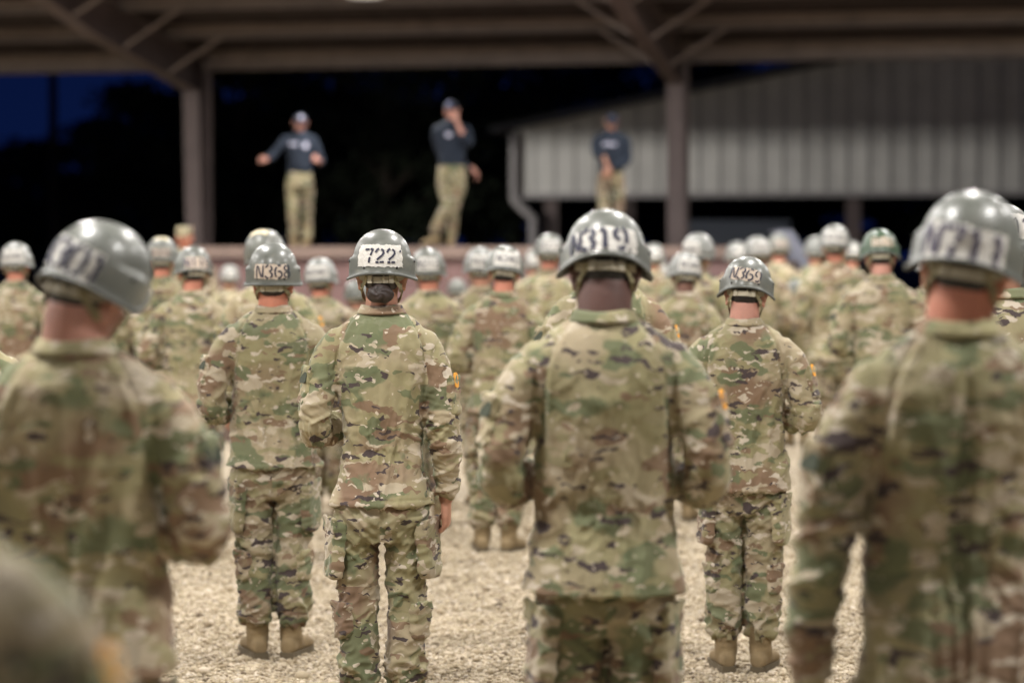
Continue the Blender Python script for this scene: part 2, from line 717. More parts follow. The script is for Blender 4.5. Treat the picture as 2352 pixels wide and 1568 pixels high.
def W(a, b, z):
    """a bays-metres along VV, b metres toward the camera along -UU, height"""
    p = COL0 + VV * a - UU * b
    return Vector((p.x, p.y, z))


M_STEEL = mat("brown primed steel", (.135, .103, .100), .55, bump=.2, bscale=12, var=.18, vscale=2.5)
M_STEEL_L = mat("pale purlin steel", (.25, .20, .175), .5, bump=.2, bscale=14, var=.2, vscale=2.5)
M_DECK = mat("dark roof sheet underside", (.05, .035, .033), .7, var=.2, vscale=1.5)
M_WALLSHEET = mat("off white wall sheet", (.60, .59, .56), .5, var=.14, vscale=.9)
M_DARKROOF = mat("dark roof sheet", (.035, .038, .05), .6)
M_PALEPIPE = mat("grey downspout metal", (.33, .31, .31), .5)
M_STAGE = mat("maroon stage boards", (.150, .086, .082), .7, bump=.3, bscale=10, var=.15, vscale=2)
M_DECKWOOD = mat("weathered deck boards", (.17, .12, .10), .8, bump=.3, bscale=10, var=.2, vscale=3)


def roof_z(b):
    return EAVE + .30 + (b * SLOPE if b < 21 else (42 - b) * SLOPE)


def build_pavilion():
    root = empty("pavilion", W(0, 0, 0), 0, category="pavilion",
                 label="open steel pavilion roof with brown columns, haunched rafters and purlins over the parade ground")
    inv = Matrix.Translation(-root.location)

    def loc(p):
        return p - root.location
    frames = [-2, -1, 0, 1, 2, 3]
    for k in frames:
        a = k * BAY
        # tapered I column: near flange, web, far flange
        for side in (0, 1):
            b0 = 0 if side == 0 else 42
            sg = 1 if side == 0 else -1
            g = Geo()
            dB, dT = .38, .62
            top = 4.32
            w2 = .13
            # flanges
            outer_b, outer_t = W(a, b0 - sg * .02, 0), W(a, b0 - sg * .02, EAVE + .1)
            g.bar(loc(outer_b), loc(outer_t), .26, .018, up=UU)
            g.bar(loc(W(a, b0 + sg * dB, 0)), loc(W(a, b0 + sg * dT, top)), .26, .018, up=UU)
            # web
            p = [W(a - .006, b0, 0), W(a - .006, b0 + sg * dB, 0), W(a - .006, b0 + sg * dT, top), W(a - .006, b0 + sg * .62, EAVE + .1), W(a - .006, b0, EAVE + .1)]
            q = [x + VV * .012 for x in p]
            n = 5
            fs = [tuple(range(n)), tuple(range(2 * n - 1, n - 1, -1))] + [(i, (i + 1) % n, n + (i + 1) % n, n + i) for i in range(n)]
            g.add([loc(x) for x in p + q], fs)
            g.bar(loc(W(a, b0 - .06 * sg, .02)), loc(W(a, b0 + sg * (dB + .06), .02)), .32, .04)
            link("column", g.mesh("column", mats=[M_STEEL]), root)
        # rafter: haunch (deep) narrowing to the ridge, both slopes
        g = Geo()
        for sg, b0 in ((1, 0), (-1, 42)):
            top_pts = [(0, roof_z(0) - .2), (.62, roof_z(.62) - .2), (4.77, roof_z(4.77) - .2), (6.56, roof_z(6.56) - .2), (21, roof_z(20.99) - .2)]
            bot_pts = [(0, EAVE - .45), (.62, 4.32), (4.77, 4.80), (6.56, 5.12), (21, roof_z(20.99) - .7)]
            for i in range(4):
                quad = []
                for (bb, zz) in (top_pts[i], top_pts[i + 1], bot_pts[i + 1], bot_pts[i]):
                    quad.append(W(a - .006, b0 + sg * bb, zz))
                q = [x + VV * .012 for x in quad]
                g.add([loc(x) for x in quad + q], [(0, 1, 2, 3), (7, 6, 5, 4)] + [(j, (j + 1) % 4, 4 + (j + 1) % 4, 4 + j) for j in range(4)])
                if i > 0:
                    (bb, zz), (b2, z2) = bot_pts[i], bot_pts[i + 1]
                    g.bar(loc(W(a, b0 + sg * bb, zz)), loc(W(a, b0 + sg * b2, z2)), .24, .02)
                (bb, zz), (b2, z2) = top_pts[i], top_pts[i + 1]
                g.bar(loc(W(a, b0 + sg * bb, zz)), loc(W(a, b0 + sg * b2, z2)), .24, .02)
        link("rafter", g.mesh("rafter", mats=[M_STEEL]), root)
        # flange braces either side of the rafter up to the purlins
        for b in (1.9, 3.8, 5.7, 7.6):
            zb = 4.32 + (b - .62) * (4.80 - 4.32) / 4.15 if b < 4.77 else 4.80 + (b - 4.77) * .178
            for sd in (-1, 1):
                g = Geo()
                g.bar(loc(W(a + sd * .1, b, zb + .03)), loc(W(a + sd * .95, b, roof_z(b) - .2)), .045, .045)
                link("flange_brace", g.mesh("flange_brace", mats=[M_STEEL_L]), root)
    a0, a1 = -2.2 * BAY, 3.2 * BAY
    # purlins: C sections along VV
    nb = 28
    for i in range(nb):
        b = i * 1.9
        if b > 42:
            break
        z = roof_z(min(b, 42))
        g = Geo()
        dpt = .30 if i == 0 else .20
        g.bar(loc(W(a0, b, z - .02 - dpt / 2)), loc(W(a1, b, z - .02 - dpt / 2)), .012, dpt)
        g.bar(loc(W(a0, b + .045, z - .02 - dpt)), loc(W(a1, b + .045, z - .02 - dpt)), .10, .012)
        g.bar(loc(W(a0, b + .045, z - .03)), loc(W(a1, b + .045, z - .03)), .10, .012)
        link("purlin", g.mesh("purlin", mats=[M_STEEL_L]), root)
    # roof sheet, ribbed along the slope
    for sg, b0 in ((1, -.35), (-1, 42.35)):
        g = Geo()
        N = 220
        vs = []
        for i in range(N + 1):
            a = a0 + (a1 - a0) * i / N
            dz = .025 if (i % 4) in (0,) else 0
            for bb in (b0, 21):
                zb = roof_z(bb) if bb == 21 else EAVE + .30 - .07
                for th in (0, .02):
                    vs.append(loc(W(a, bb, zb + .012 + dz + th)))
        fs = []
        for i in range(N):
            o = i * 4
            fs += [(o, o + 4, o + 6, o + 2), (o + 1, o + 3, o + 7, o + 5), (o, o + 1, o + 5, o + 4)]
        g.add(vs, fs)
        link("roof_sheet", g.mesh("roof_sheet", mats=[M_DECK]), root)
    # eave fascia trim at the far side
    g = Geo()
    g.bar(loc(W(a0, -.36, EAVE + .14)), loc(W(a1, -.36, EAVE + .14)), .02, .30)
    link("fascia", g.mesh("fascia", mats=[M_DECK]), root)


build_pavilion()

# ceiling lamps
M_LAMPBODY = mat("white enamel lamp reflector", (.6, .6, .6), .4)
M_LAMPGLOW = bpy.data.materials.new("lit lamp lens")
M_LAMPGLOW.use_nodes = True
_b = M_LAMPGLOW.node_tree.nodes["Principled BSDF"]
_b.inputs["Base Color"].default_value = (.9, .9, .88, 1)
_b.inputs["Emission Color"].default_value = (1, .97, .92, 1)
_b.inputs["Emission Strength"].default_value = .35


def build_lamps():
    body = Geo()
    X, Y = (1, 0, 0), (0, 1, 0)
    body.rings([((0, 0, 0), X, Y, .27, .27, 2), ((0, 0, .05), X, Y, .24, .24, 2), ((0, 0, .14), X, Y, .13, .13, 2), ((0, 0, .30), X, Y, .11, .11, 2), ((0, 0, .32), X, Y, .05, .05, 2)], 32)
    bme = body.mesh("reflector", True, [M_LAMPBODY])
    lens = Geo()
    lens.rings([((0, 0, -.022), X, Y, .20, .20, 2), ((0, 0, -.003), X, Y, .25, .25, 2)], 32)
    lme = lens.mesh("lens", False, [M_LAMPGLOW])
    rod = Geo()
    rod.tube([(0, 0, .31), (0, 0, 1.2)], [.012, .012], 8, round_=False)
    rme = rod.mesh("rod", False, [M_STEEL])
    names = {}
    first = Vector((-1.88, 31.0, 5.055))
    rel = first - COL0
    a_f = rel.dot(VV)
    b_f = -rel.dot(UU)
    rows = [b_f, b_f + 6.5, b_f + 12.5, b_f + 18.5, b_f + 24.6, b_f + 30.6]
    for ri, b in enumerate(rows):
        for ci in (-2, -1, 0, 1, 2):
            a = a_f + ci * BAY * .7 + (BAY * .35 if ri % 2 else 0)
            z = max(roof_z(b) - .75, 5.35) if ri else 5.055
            p = W(a, b, z)
            if ri == 0 and ci == 0:
                lab = "round white ceiling lamp hanging at the top edge above the stage instructors"
            else:
                lab = "round white ceiling lamp hung from the pavilion roof above the crowd"
            o = empty("ceiling_lamp", p, 0, category="ceiling lamp", label=lab, group="ceiling lamps of the pavilion")
            link("reflector", bme, o)
            link("lens", lme, o)
            r = link("rod", rme, o)
            hz = roof_z(b) - z - .3
            r.scale = (1, 1, max(.2, hz / .89))
            r.location = (0, 0, .31 - .31 * r.scale.z)
            ld = bpy.data.lights.new("lamp_light", 'AREA')
            ld.shape = 'DISK'
            ld.size = .70
            ld.energy = LAMP_W * (.30, .78, .56, .60, .62, .12)[ri]
            ld.color = (1.0, .965, .93)
            lo = bpy.data.objects.new("lamp_light", ld)
            C.objects.link(lo)
            lo.parent = o
            lo.location = (0, 0, -.03)


build_lamps()


# ------------------------------------------------------------------ neighbouring pavilion
def build_neighbour():
    D = 55.0
    k = F / D
    base = Vector(((1183 - 1176) / k, D, 0))
    root = empty("neighbouring_pavilion", base, 0, category="pavilion",
                 label="second open pavilion with pale corrugated gable wall behind the stage at right")

    def Q(a, b, z):
        p = VV * a + UU * b
        return Vector((p.x, p.y, z))
    zb = EYE + 143 / k
    zl = EYE + 290 / k
    Wd = 30.0

    def rake(a):
        return zl + min(a, Wd - a) * .19
    # ribbed gable wall
    g = Geo()
    a = 0.0
    prof = []
    pitch = .47
    while a < Wd:
        for da, dy in ((0, 0), (.30, 0), (.335, -.05), (.435, -.05)):
            if a + da < Wd:
                prof.append((a + da, dy))
        a += pitch
    vs = []
    for (aa, dy) in prof:
        vs.append(Q(aa, dy, zb))
        vs.append(Q(aa, dy, rake(aa)))
        vs.append(Q(aa, dy + .03, zb))
        vs.append(Q(aa, dy + .03, rake(aa)))
    fs = []
    for i in range(len(prof) - 1):
        o = i * 4
        fs += [(o, o + 4, o + 5, o + 1), (o + 2, o + 3, o + 7, o + 6), (o, o + 2, o + 6, o + 4)]
    g.add(vs, fs)
    link("gable_wall", g.mesh("gable_wall", mats=[M_WALLSHEET]), root)
    g = Geo()
    g.bar(Q(-.05, -.08, zb - .05), Q(Wd, -.08, zb - .05), .06, .12)
    link("base_trim", g.mesh("base_trim", mats=[M_PALEPIPE]), root)
    g = Geo()
    h = Wd / 2
    for s0, s1 in ((-.5, h), (Wd + .5, h)):
        p = [Q(s0, -.45, zl - .1 + .0), Q(s1, -.45, rake(h) + .02), Q(s1, 24, rake(h) + .02), Q(s0, 24, zl - .1)]
        q = [x + Vector((0, 0, .14)) for x in p]
        g.add(p + q, [(0, 1, 2, 3), (7, 6, 5, 4)] + [(j, (j + 1) % 4, 4 + (j + 1) % 4, 4 + j) for j in range(4)])
    link("roof", g.mesh("roof", mats=[M_DARKROOF]), root)
    for (aa, bb) in ((.75, .4), (7.6, .4), (15, .4), (22.5, .4), (29.3, .4), (.75, 12), (29.3, 12)):
        g = Geo()
        g.bar(Q(aa, bb, 0), Q(aa, bb, zb + .6), .26, .3)
        link("column", g.mesh("column", mats=[M_STEEL]), root)
    g = Geo()
    g.tube([Q(.02, -.2, zl - .1), Q(.02, -.2, 3.15), Q(.08, -.2, 2.95), Q(.42, -.2, 2.62), Q(.46, -.2, 2.45), Q(.46, -.2, .1)], [.10] * 6, 12, sub=3, round_=False)
    link("downspout", g.mesh("downspout", True, [M_PALEPIPE]), root)


build_neighbour()

def build_fill_light():
    """added and unseen: visored floodlight on the outer face of the column left of the picture, aimed at the neighbouring gable"""
    p = W(-BAY, -.45, 4.42)
    root = empty("fill_light", p, 0, category="fill_light", label="added unseen visored floodlight on the outermost left column aimed at the neighbouring gable wall")
    tgt = Vector((3.5, 55, 3.9))
    d = (tgt - p).normalized()
    x = d.cross(Vector((0, 0, 1))).normalized()
    z = x.cross(d)
    M = Matrix((x, d, z)).transposed()
    g = Geo()
    g.box((0, 0, 0), (.34, .12, .26), M)
    link("housing", g.mesh("housing", mats=[M_METAL]), root)
    g = Geo()
    g.box(M @ Vector((0, .45, .017)), (1.8, .70, .006), M)  # added plate that cuts the beam to a shadow line on the gable
    link("cutoff_plate", g.mesh("cutoff_plate", mats=[M_METAL]), root)
    g = Geo()
    g.bar((0, 0, 0), (0, -.4, 0), .05, .05)
    link("bracket", g.mesh("bracket", mats=[M_METAL]), root)
    ld = bpy.data.lights.new("fill_beam", 'SPOT')
    ld.energy = FILL_W
    ld.spot_size = R(75)
    ld.spot_blend = .6
    ld.shadow_soft_size = .012
    ld.color = (1, .96, .9)
    lo = bpy.data.objects.new("fill_beam", ld)
    C.objects.link(lo)
    lo.parent = root
    lo.location = d * .10
    lo.rotation_euler = d.to_track_quat('-Z', 'Y').to_euler()
    l2 = ld.copy()
    l2.energy = FILL_W * .09  # added second light above the plate, brightens the upper gable
    l2.shadow_soft_size = .2
    lo2 = bpy.data.objects.new("upper_fill", l2)
    C.objects.link(lo2)
    lo2.parent = root
    lo2.location = d * .10 + Vector((0, 0, .30))
    lo2.rotation_euler = lo.rotation_euler


build_fill_light()

# dark blue-grey trailer body parked beneath it
def build_trailer():
    M = mat("dark slate trailer paint", (.045, .055, .075), .5)
    d = 50.0
    k = F / d
    x0, x1 = (1560 - 1176) / k, (1812 - 1176) / k
    root = empty("trailer", ((x0 + x1) / 2, d, 0), 0, category="trailer",
                 label="dark slate box trailer parked in the shade behind the right column")
    hw = (x1 - x0) / 2
    g = Geo()
    g.box((0, .9, 1.45), (2 * hw, 1.8, 1.9))
    me = g.mesh("box_body", mats=[M])
    o = link("box_body", me, root)
    bv = o.modifiers.new("b", 'BEVEL')
    bv.width = .04
    for zz in (2.42, .55):
        g = Geo()
        g.box((0, -.012, zz), (2 * hw + .04, .03, .12))
        link("rail", g.mesh("rail", mats=[M]), root)
    for sx in (-.45, .45):
        g = Geo()
        g.rings([((sx * hw - 0, y, .36), (1, 0, 0), (0, 0, 1), r, r, 2) for y, r in ((.05, .30), (.02, .36), (.28, .36), (.31, .30))], 24)
        link("wheel", g.mesh("wheel", False, [M_METAL]), root)


build_trailer()


# ------------------------------------------------------------------ stage
def build_stage():
    D = 27.2
    k = F / D
    zt = EYE + (HY - 565.5) / k
    x0 = (392 - 1176) / k
    x1 = (1790 - 1176) / k
    root = empty("stage", (0, D, 0), 0, category="stage",
                 label="raised maroon stage platform behind the crowd carrying three instructors")
    # orient to the pavilion
    L_ = (x1 - x0)

    def Q(a, b, z):
        p = Vector((x0, 0, 0)) + Vector((math.cos(R(3)), -math.sin(R(3)), 0)) * a + Vector((math.sin(R(3)), math.cos(R(3)), 0)) * b
        return Vector((p.x, p.y, z))
    g = Geo()
    nb = 6
    for i in range(nb):
        zz0 = .05 + i * (zt - .18) / nb
        zz1 = .05 + (i + 1) * (zt - .18) / nb - .012
        p = [Q(0, 0, zz0), Q(L_, 0, zz0), Q(L_, .04, zz0), Q(0, .04, zz0), Q(0, 0, zz1), Q(L_, 0, zz1), Q(L_, .04, zz1), Q(0, .04, zz1)]
        g.add(p, [(0, 3, 2, 1), (4, 5, 6, 7), (0, 1, 5, 4), (1, 2, 6, 5), (2, 3, 7, 6), (3, 0, 4, 7)])
    link("front_boards", g.mesh("front_boards", mats=[M_STAGE]), root)
    g = Geo()
    p = [Q(-.05, -.06, zt - .13), Q(L_ + .05, -.06, zt - .13), Q(L_ + .05, 6.4, zt - .13), Q(-.05, 6.4, zt - .13)]
    q = [x + Vector((0, 0, .13)) for x in p]
    g.add(p + q, [(3, 2, 1, 0), (4, 5, 6, 7)] + [(j, (j + 1) % 4, 4 + (j + 1) % 4, 4 + j) for j in range(4)])
    link("deck", g.mesh("deck", mats=[M_DECKWOOD]), root)
    for aa in np.linspace(.2, L_ - .2, 5):
        for bb in (.25, 6.1):
            g = Geo()
            g.bar(Q(aa, bb, 0), Q(aa, bb, zt - .13), .12, .12)
            link("post", g.mesh("post", mats=[M_STAGE]), root)
    # right-hand stair with pale sloping side panel
    g = Geo()
    for i in range(8):
        zz = zt - .2 - i * .21
        if zz < .1:
            break
        aa = L_ + .15 + i * .24
        g.bar(Q(aa, .2, zz), Q(aa, 1.4, zz), .27, .05)
    link("tread", g.mesh("tread", mats=[M_DECKWOOD]), root)
    M = mat("pale blue grey stair panel", (.15, .158, .20), .6)
    for bb in (.15, 1.45):
        g = Geo()
        p = [Q(L_ - .05, bb, zt + .18), Q(L_ + .12, bb, zt + .18), Q(L_ + .86, bb, zt - 1.0), Q(L_ + 1.5, bb, .35), Q(L_ + 1.3, bb, .35), Q(L_ + .48, bb, zt - .62)]
        q = [x + Vector((0, .04, 0)) for x in p]
        n = 6
        g.add(p + q, [tuple(range(n)), tuple(range(2 * n - 1, n - 1, -1))] + [(j, (j + 1) % n, n + (j + 1) % n, n + j) for j in range(n)])
        link("side_panel", g.mesh("side_panel", mats=[M]), root)
    # low steps at the left end
    g = Geo()
    for i in range(4):
        zz = .45 - i * .14
        if zz > 0:
            g.bar(Q(-.35, 1.0 - i * .3, zz / 2), Q(.55, 1.0 - i * .3, zz / 2), .3, zz)
    return zt


STAGE_Z = build_stage()


# ------------------------------------------------------------------ trees and pole beyond
def leaf_mat():
    m = mat("dark evergreen leaves", (.03, .042, .022), .8, var=.4, vscale=.6)
    return m


M_LEAF = leaf_mat()
M_BARK = mat("bark", (.05, .04, .03), .9, bump=.5, bscale=8)


def tree_meshes(seed, H):
    rs = np.random.RandomState(seed)
    g = Geo()
    th = H * .45
    g.tube([(0, 0, 0), (.15, .1, th * .5), (.1, -.1, th), (.3, 0, H * .8)], [H * .028, H * .022, H * .016, H * .006], 10, sub=3)
    cl = []
    for i in range(26):
        t = .28 + .7 * rs.rand()
        z = H * t
        rr = H * .30 * math.sin(math.pi * (t - .15) / .95) ** .7 * (.4 + .6 * rs.rand())
        an = rs.rand() * 6.283
        c = np.array([rr * math.cos(an), rr * math.sin(an), z])
        cl.append((c, H * rs.uniform(.07, .13)))
        if i < 12:
            g.tube([(.1, 0, z * .7), (c[0] * .5, c[1] * .5, z * .86), tuple(c)], [H * .010, H * .006, H * .002], 6, sub=2)
    cl.append((np.array([.2, 0, H * .93]), H * .07))
    tr = g.mesh("trunk", True, [M_BARK])
    vs, fs = [], []
    n = 0
    for c, r in cl:
        for j in range(230):
            d = rs.normal(size=3)
            d /= np.linalg.norm(d)
            p = c + d * r * (rs.rand() ** .45) * np.array([1.15, 1.15, .8])
            a = rs.normal(size=3)
            a /= np.linalg.norm(a)
            b = np.cross(a, rs.normal(size=3))
            b /= np.linalg.norm(b)
            s = rs.uniform(.10, .26) * H / 12
            vs += [p - a * s, p + b * s * .5, p + a * s, p - b * s * .5]
            fs.append((n, n + 1, n + 2, n + 3))
            n += 4
    me = bpy.data.meshes.new("crown")
    me.from_pydata([tuple(v) for v in vs], [], fs)
    me.materials.append(M_LEAF)
    return tr, me


def build_trees():
    kinds = [tree_meshes(5, 12.0), tree_meshes(9, 12.0), tree_meshes(14, 12.0)]
    # px of trunk, px row of the top, distance
    spec = [(-90, 372, 88, "dark tree at the far left edge beyond the pavilion, lowest against the blue sky"),
            (70, 330, 84, "dark tree behind the thin pole at left against the blue sky"),
            (235, 262, 80, "dark rounded tree left of the left column against the blue dusk sky"),
            (372, 205, 72, "tall dark tree just left of the left column with its crown touching the roof line"),
            (545, 120, 70, "tall dark tree just right of the left column behind the first instructor"),
            (720, 90, 74, "tall dark tree behind the instructor with outstretched arms"),
            (880, 80, 68, "tall dark tree between the first and the second instructor"),
            (1040, 70, 73, "tall dark tree behind the instructor who raises a hand"),
            (1190, 90, 90, "tall dark tree beyond the left corner of the corrugated gable wall"),
            (1390, 100, 112, "dark tree beyond the gable wall behind the third instructor"),
            (1570, 40, 104, "dark tree whose crown shows above the gable wall behind the right column"),
            (1750, 60, 118, "dark tree beyond the gable wall right of the right column"),
            (2200, 60, 116, "dark tree beyond the gable wall at far right")]
    for i, (px, py, d, lab) in enumerate(spec):
        k = F / d
        H = EYE + (HY - py) / k
        root = empty("tree", ((px - 1176) / k, d, 0), i * 1.3, category="tree", label=lab, group="dark trees beyond the pavilion")
        tr, cr = kinds[i % 3]
        s = H / 12.0
        wide = 1.25 if i > 3 else 1.45
        a = link("trunk", tr, root)
        b = link("crown", cr, root)
        a.scale = b.scale = (s * wide, s * wide, s)
    # a second, lower belt that closes the gaps under the crowns
    rs = random.Random(2)
    for i in range(21):
        px = -200 + i * 130 + rs.uniform(-25, 25)
        d = 125 + rs.uniform(-4, 6)
        k = F / d
        H = EYE + (HY - (385 if px < 440 else 230 if px < 1180 else 330)) / k + rs.uniform(-.4, .4)
        where = "left of the left column" if px < 440 else ("between the left column and the gable wall" if px < 1180 else "seen through the open bays under the gable wall")
        root = empty("tree", ((px - 1176) / k, d, 0), i * 2.1, category="tree", label="low dark tree " + where, group="low dark trees of the back belt " + where)
        tr, cr = kinds[(i + 1) % 3]
        s = H / 12.0
        a = link("trunk", tr, root)
        b = link("crown", cr, root)
        a.scale = b.scale = (s * 2.0, s * 2.0, s)
    M = mat("wooden pole", (.03, .025, .02), .9)
    g = Geo()
    d = 66
    k = F / d
    g.tube([(0, 0, 0), (0, 0, EYE + (HY - 120) / k)], [.16, .11], 12)
    g.bar((-.9, -.16, EYE + (HY - 150) / k), (.9, -.16, EYE + (HY - 150) / k), .1, .12)
    o = link("utility_pole", g.mesh("utility_pole", True, [M]))
    o.location = ((125 - 1176) / k, d, 0)
    o["category"] = "utility pole"
    o["label"] = "thin dark utility pole against the blue sky at far left"


build_trees()


# ================================================================== PEOPLE
HOFF = .024       # the helmet rides this much above the centre of the skull
HZ = 1.661        # head centre above the ground for the 1.84 m reference figure (helmet top)
NECK = Vector((0, -.005, 1.57))


def arm_chain(kind, s):
    """shoulder, elbow, wrist in body space; s = -1 left, +1 right (seen from behind)"""
    if kind == 'bent':
        return [Vector((.150 * s, -.005, 1.425)), Vector((.215 * s, -.025, 1.33)), Vector((.260 * s, -.045, 1.12)), Vector((.205 * s, .085, 1.10)), Vector((.11 * s, .235, 1.13))]
    if kind == 'bent2':
        return [Vector((.150 * s, -.005, 1.425)), Vector((.215 * s, -.02, 1.33)), Vector((.262 * s, -.055, 1.135)), Vector((.20 * s, .07, 1.12)), Vector((.09 * s, .20, 1.17))]
    if kind == 'down':
        return [Vector((.150 * s, -.005, 1.425)), Vector((.208 * s, -.012, 1.30)), Vector((.236 * s, -.02, 1.09)), Vector((.248 * s, .0, .97)), Vector((.246 * s, .02, .875))]
    if kind == 'out':
        return [Vector((.150 * s, -.005, 1.425)), Vector((.222 * s, -.012, 1.30)), Vector((.272 * s, -.02, 1.07)), Vector((.290 * s, .0, .93)), Vector((.292 * s, .02, .79))]
    return kind


def add_sleeve(g, ch, f=1.0, sub=4, r=None):
    g.tube(ch, r or [.064 * f, .067 * f, .064 * f, .060 * f, .046 * f], 20, sub=sub, flat=.95)


def torso_rings(f=1.0, hem=.83, waist=.168, slim=1.0):
    X, Y = (1, 0, 0), (0, 1, 0)
    T = [(1.552, .060, .056, .002, 2), (1.538, .082, .068, .0, 2), (1.520, .108, .080, -.004, 2.1), (1.492, .146, .094, -.008, 2.2), (1.455, .178, .108, -.010, 2.3), (1.405, .192, .119, -.010, 2.4),
         (1.32, .182, .124, -.008, 2.4), (1.22, .170, .120, -.004, 2.3), (1.12, waist + .003, .118, .0, 2.2), (1.03, waist, .116, .004, 2.2),
         (.95, waist + .012, .128, .0, 2.2), (.88, .192, .142, -.002, 2.2), (hem + .014, .206, .155, 0, 2.2), (hem, .208, .157, 0, 2.2)]
    return [((0, c, z), X, Y, a * f, b * f ** .5, e) for (z, a, b, c, e) in T]


def closest_on(ch, P):
    """arc parameter 0..1 and distance of each point to a polyline"""
    ch = [np.array(c[:]) for c in ch]
    seg = [np.linalg.norm(ch[i + 1] - ch[i]) for i in range(len(ch) - 1)]
    tot = sum(seg)
    best = np.full(len(P), 1e9)
    T = np.zeros(len(P))
    acc = 0
    for i, sl in enumerate(seg):
        d = ch[i + 1] - ch[i]
        t = np.clip(((P - ch[i]) @ d) / (sl * sl), 0, 1)
        D = np.linalg.norm(P - (ch[i] + t[:, None] * d), axis=1)
        m = D < best
        best = np.where(m, D, best)
        T = np.where(m, (acc + t * sl) / tot, T)
        acc += sl
    return T, best


def ridge(x, p=2.0):
    return np.clip(1 - np.abs(x) * 2.2, 0, 1) ** p


def jacket_folds(P, N, arms, seed, amp=1.0, hem=.83, lines=()):
    x, y, z = P[:, 0], P[:, 1], P[:, 2]
    s = seed * 13.7
    d = np.zeros(len(P))
    arm_w = np.zeros(len(P))
    for ch in arms:
        T, D = closest_on(ch, P)
        cx = np.interp(T, [0, .3, .6, 1], [.165, .22, .25, .2])
        wgt = sstep(.105, .07, D) * sstep(.10, .26, T)
        # rings that tilt and break up, tighter at the elbow
        sx = np.sign(ch[0].x)
        ang = np.arctan2(y - np.interp(T, [0, .5, 1], [0, -.03, .1]), (np.abs(x) - cx))
        q = np.stack([T * 10 + ang * .9 * sx, ang * .38 + s, T * 2 + s], 1)
        r1 = ridge(nz(q), 1.6) - .45
        q2 = np.stack([T * 26 - ang * 1.3 * sx, ang * .6 + s * 2, T * 3 - s], 1)
        r2 = ridge(nz(q2), 1.5) - .4
        el = .45 + 1.0 * np.exp(-((T - .55) / .16) ** 2) + .5 * sstep(.6, .95, T)
        d += wgt * el * (r1 * .0135 + r2 * .006)
        arm_w = np.maximum(arm_w, wgt)
    tw = 1 - arm_w
    # broad folds that run from the armpits down to the small of the back
    side = np.tanh(x / .06)
    u = x - side * (1.33 - z) * -.22
    q = np.stack([u * 12 + s, z * 1.5 + s * .3, y * 4], 1)
    q += (nz(np.stack([x * 3 + s, z * 3, y * 3], 1))[:, None]) * .35
    r1 = ridge(nz(q), 1.3) - .4
    env = (.35 + .65 * sstep(1.42, 1.15, z)) * sstep(1.56, 1.45, z)
    d += tw * env * r1 * .013
    # tension wrinkles at the waist and hem
    q = np.stack([x * 7 + z * 6 * side + s, z * 20 + s, y * 6], 1)
    r2 = ridge(nz(q), 1.6) - .35
    d += tw * r2 * .0065 * (np.exp(-((z - 1.05) / .12) ** 2) + .35)
    # slow unevenness
    d += tw * nz(np.stack([x * 6 + s, y * 6, z * 5 + s], 1)) * .008 * sstep(1.55, 1.40, z)
    # armpit pull lines, fanning inwards
    for sd in (-1, 1):
        ax, az = .168 * sd, 1.33
        dx, dz = (x - ax) * -sd, z - az
        rr = np.hypot(dx, dz)
        an = np.arctan2(dz, dx)
        fan = np.sin(an * 7 + s + 2 * nz(np.stack([rr * 10, an, x * 0 + s], 1)))
        d += tw * np.clip(fan, 0, 1) ** 2 * .004 * np.exp(-((rr - .07) / .06) ** 2) * (y < .03)
    # armhole seam: a narrow groove where the sleeve is set in
    for sd in (-1, 1):
        xs = np.interp(z, [1.25, 1.34, 1.42, 1.48, 1.53], [.172, .163, .150, .125, .090])
        g_ = np.exp(-((x * sd - xs) / .0055) ** 2) * sstep(1.26, 1.31, z) * sstep(1.545, 1.51, z)
        d -= g_ * .0065
        g_ = np.exp(-((x * sd - xs + .016) / .008) ** 2) * sstep(1.26, 1.31, z) * sstep(1.545, 1.51, z)
        d += g_ * .0035
    # centre back seam
    d -= np.exp(-((x + .004) / .004) ** 2) * .0018 * (y < 0) * sstep(1.45, 1.30, z)
    # explicit crease lines: (polyline in x,z), width, depth
    for pts, wd, dep in lines:
        ch = [Vector((a, 0, b)) for a, b in pts]
        T, D = closest_on(ch, np.stack([x, x * 0, z], 1))
        d += dep * np.exp(-(D / wd) ** 2) * np.sin(np.pi * np.clip(T, .02, .98)) ** .5 * (y < .04)
    # hem edge turned up
    d += np.exp(-((z - (hem + .022)) / .004) ** 2) * -.003 * tw
    return d * amp


def leg_pts(s, cx=.088, spread=0.0):
    return [Vector((cx * s, -.005, .90)), Vector(((cx + .012) * s, -.012, .74)), Vector(((cx + .006) * s, .0, .50)), Vector(((cx + .004 + spread) * s, -.018, .30)), Vector(((cx + .002 + spread) * s, -.015, .19))]


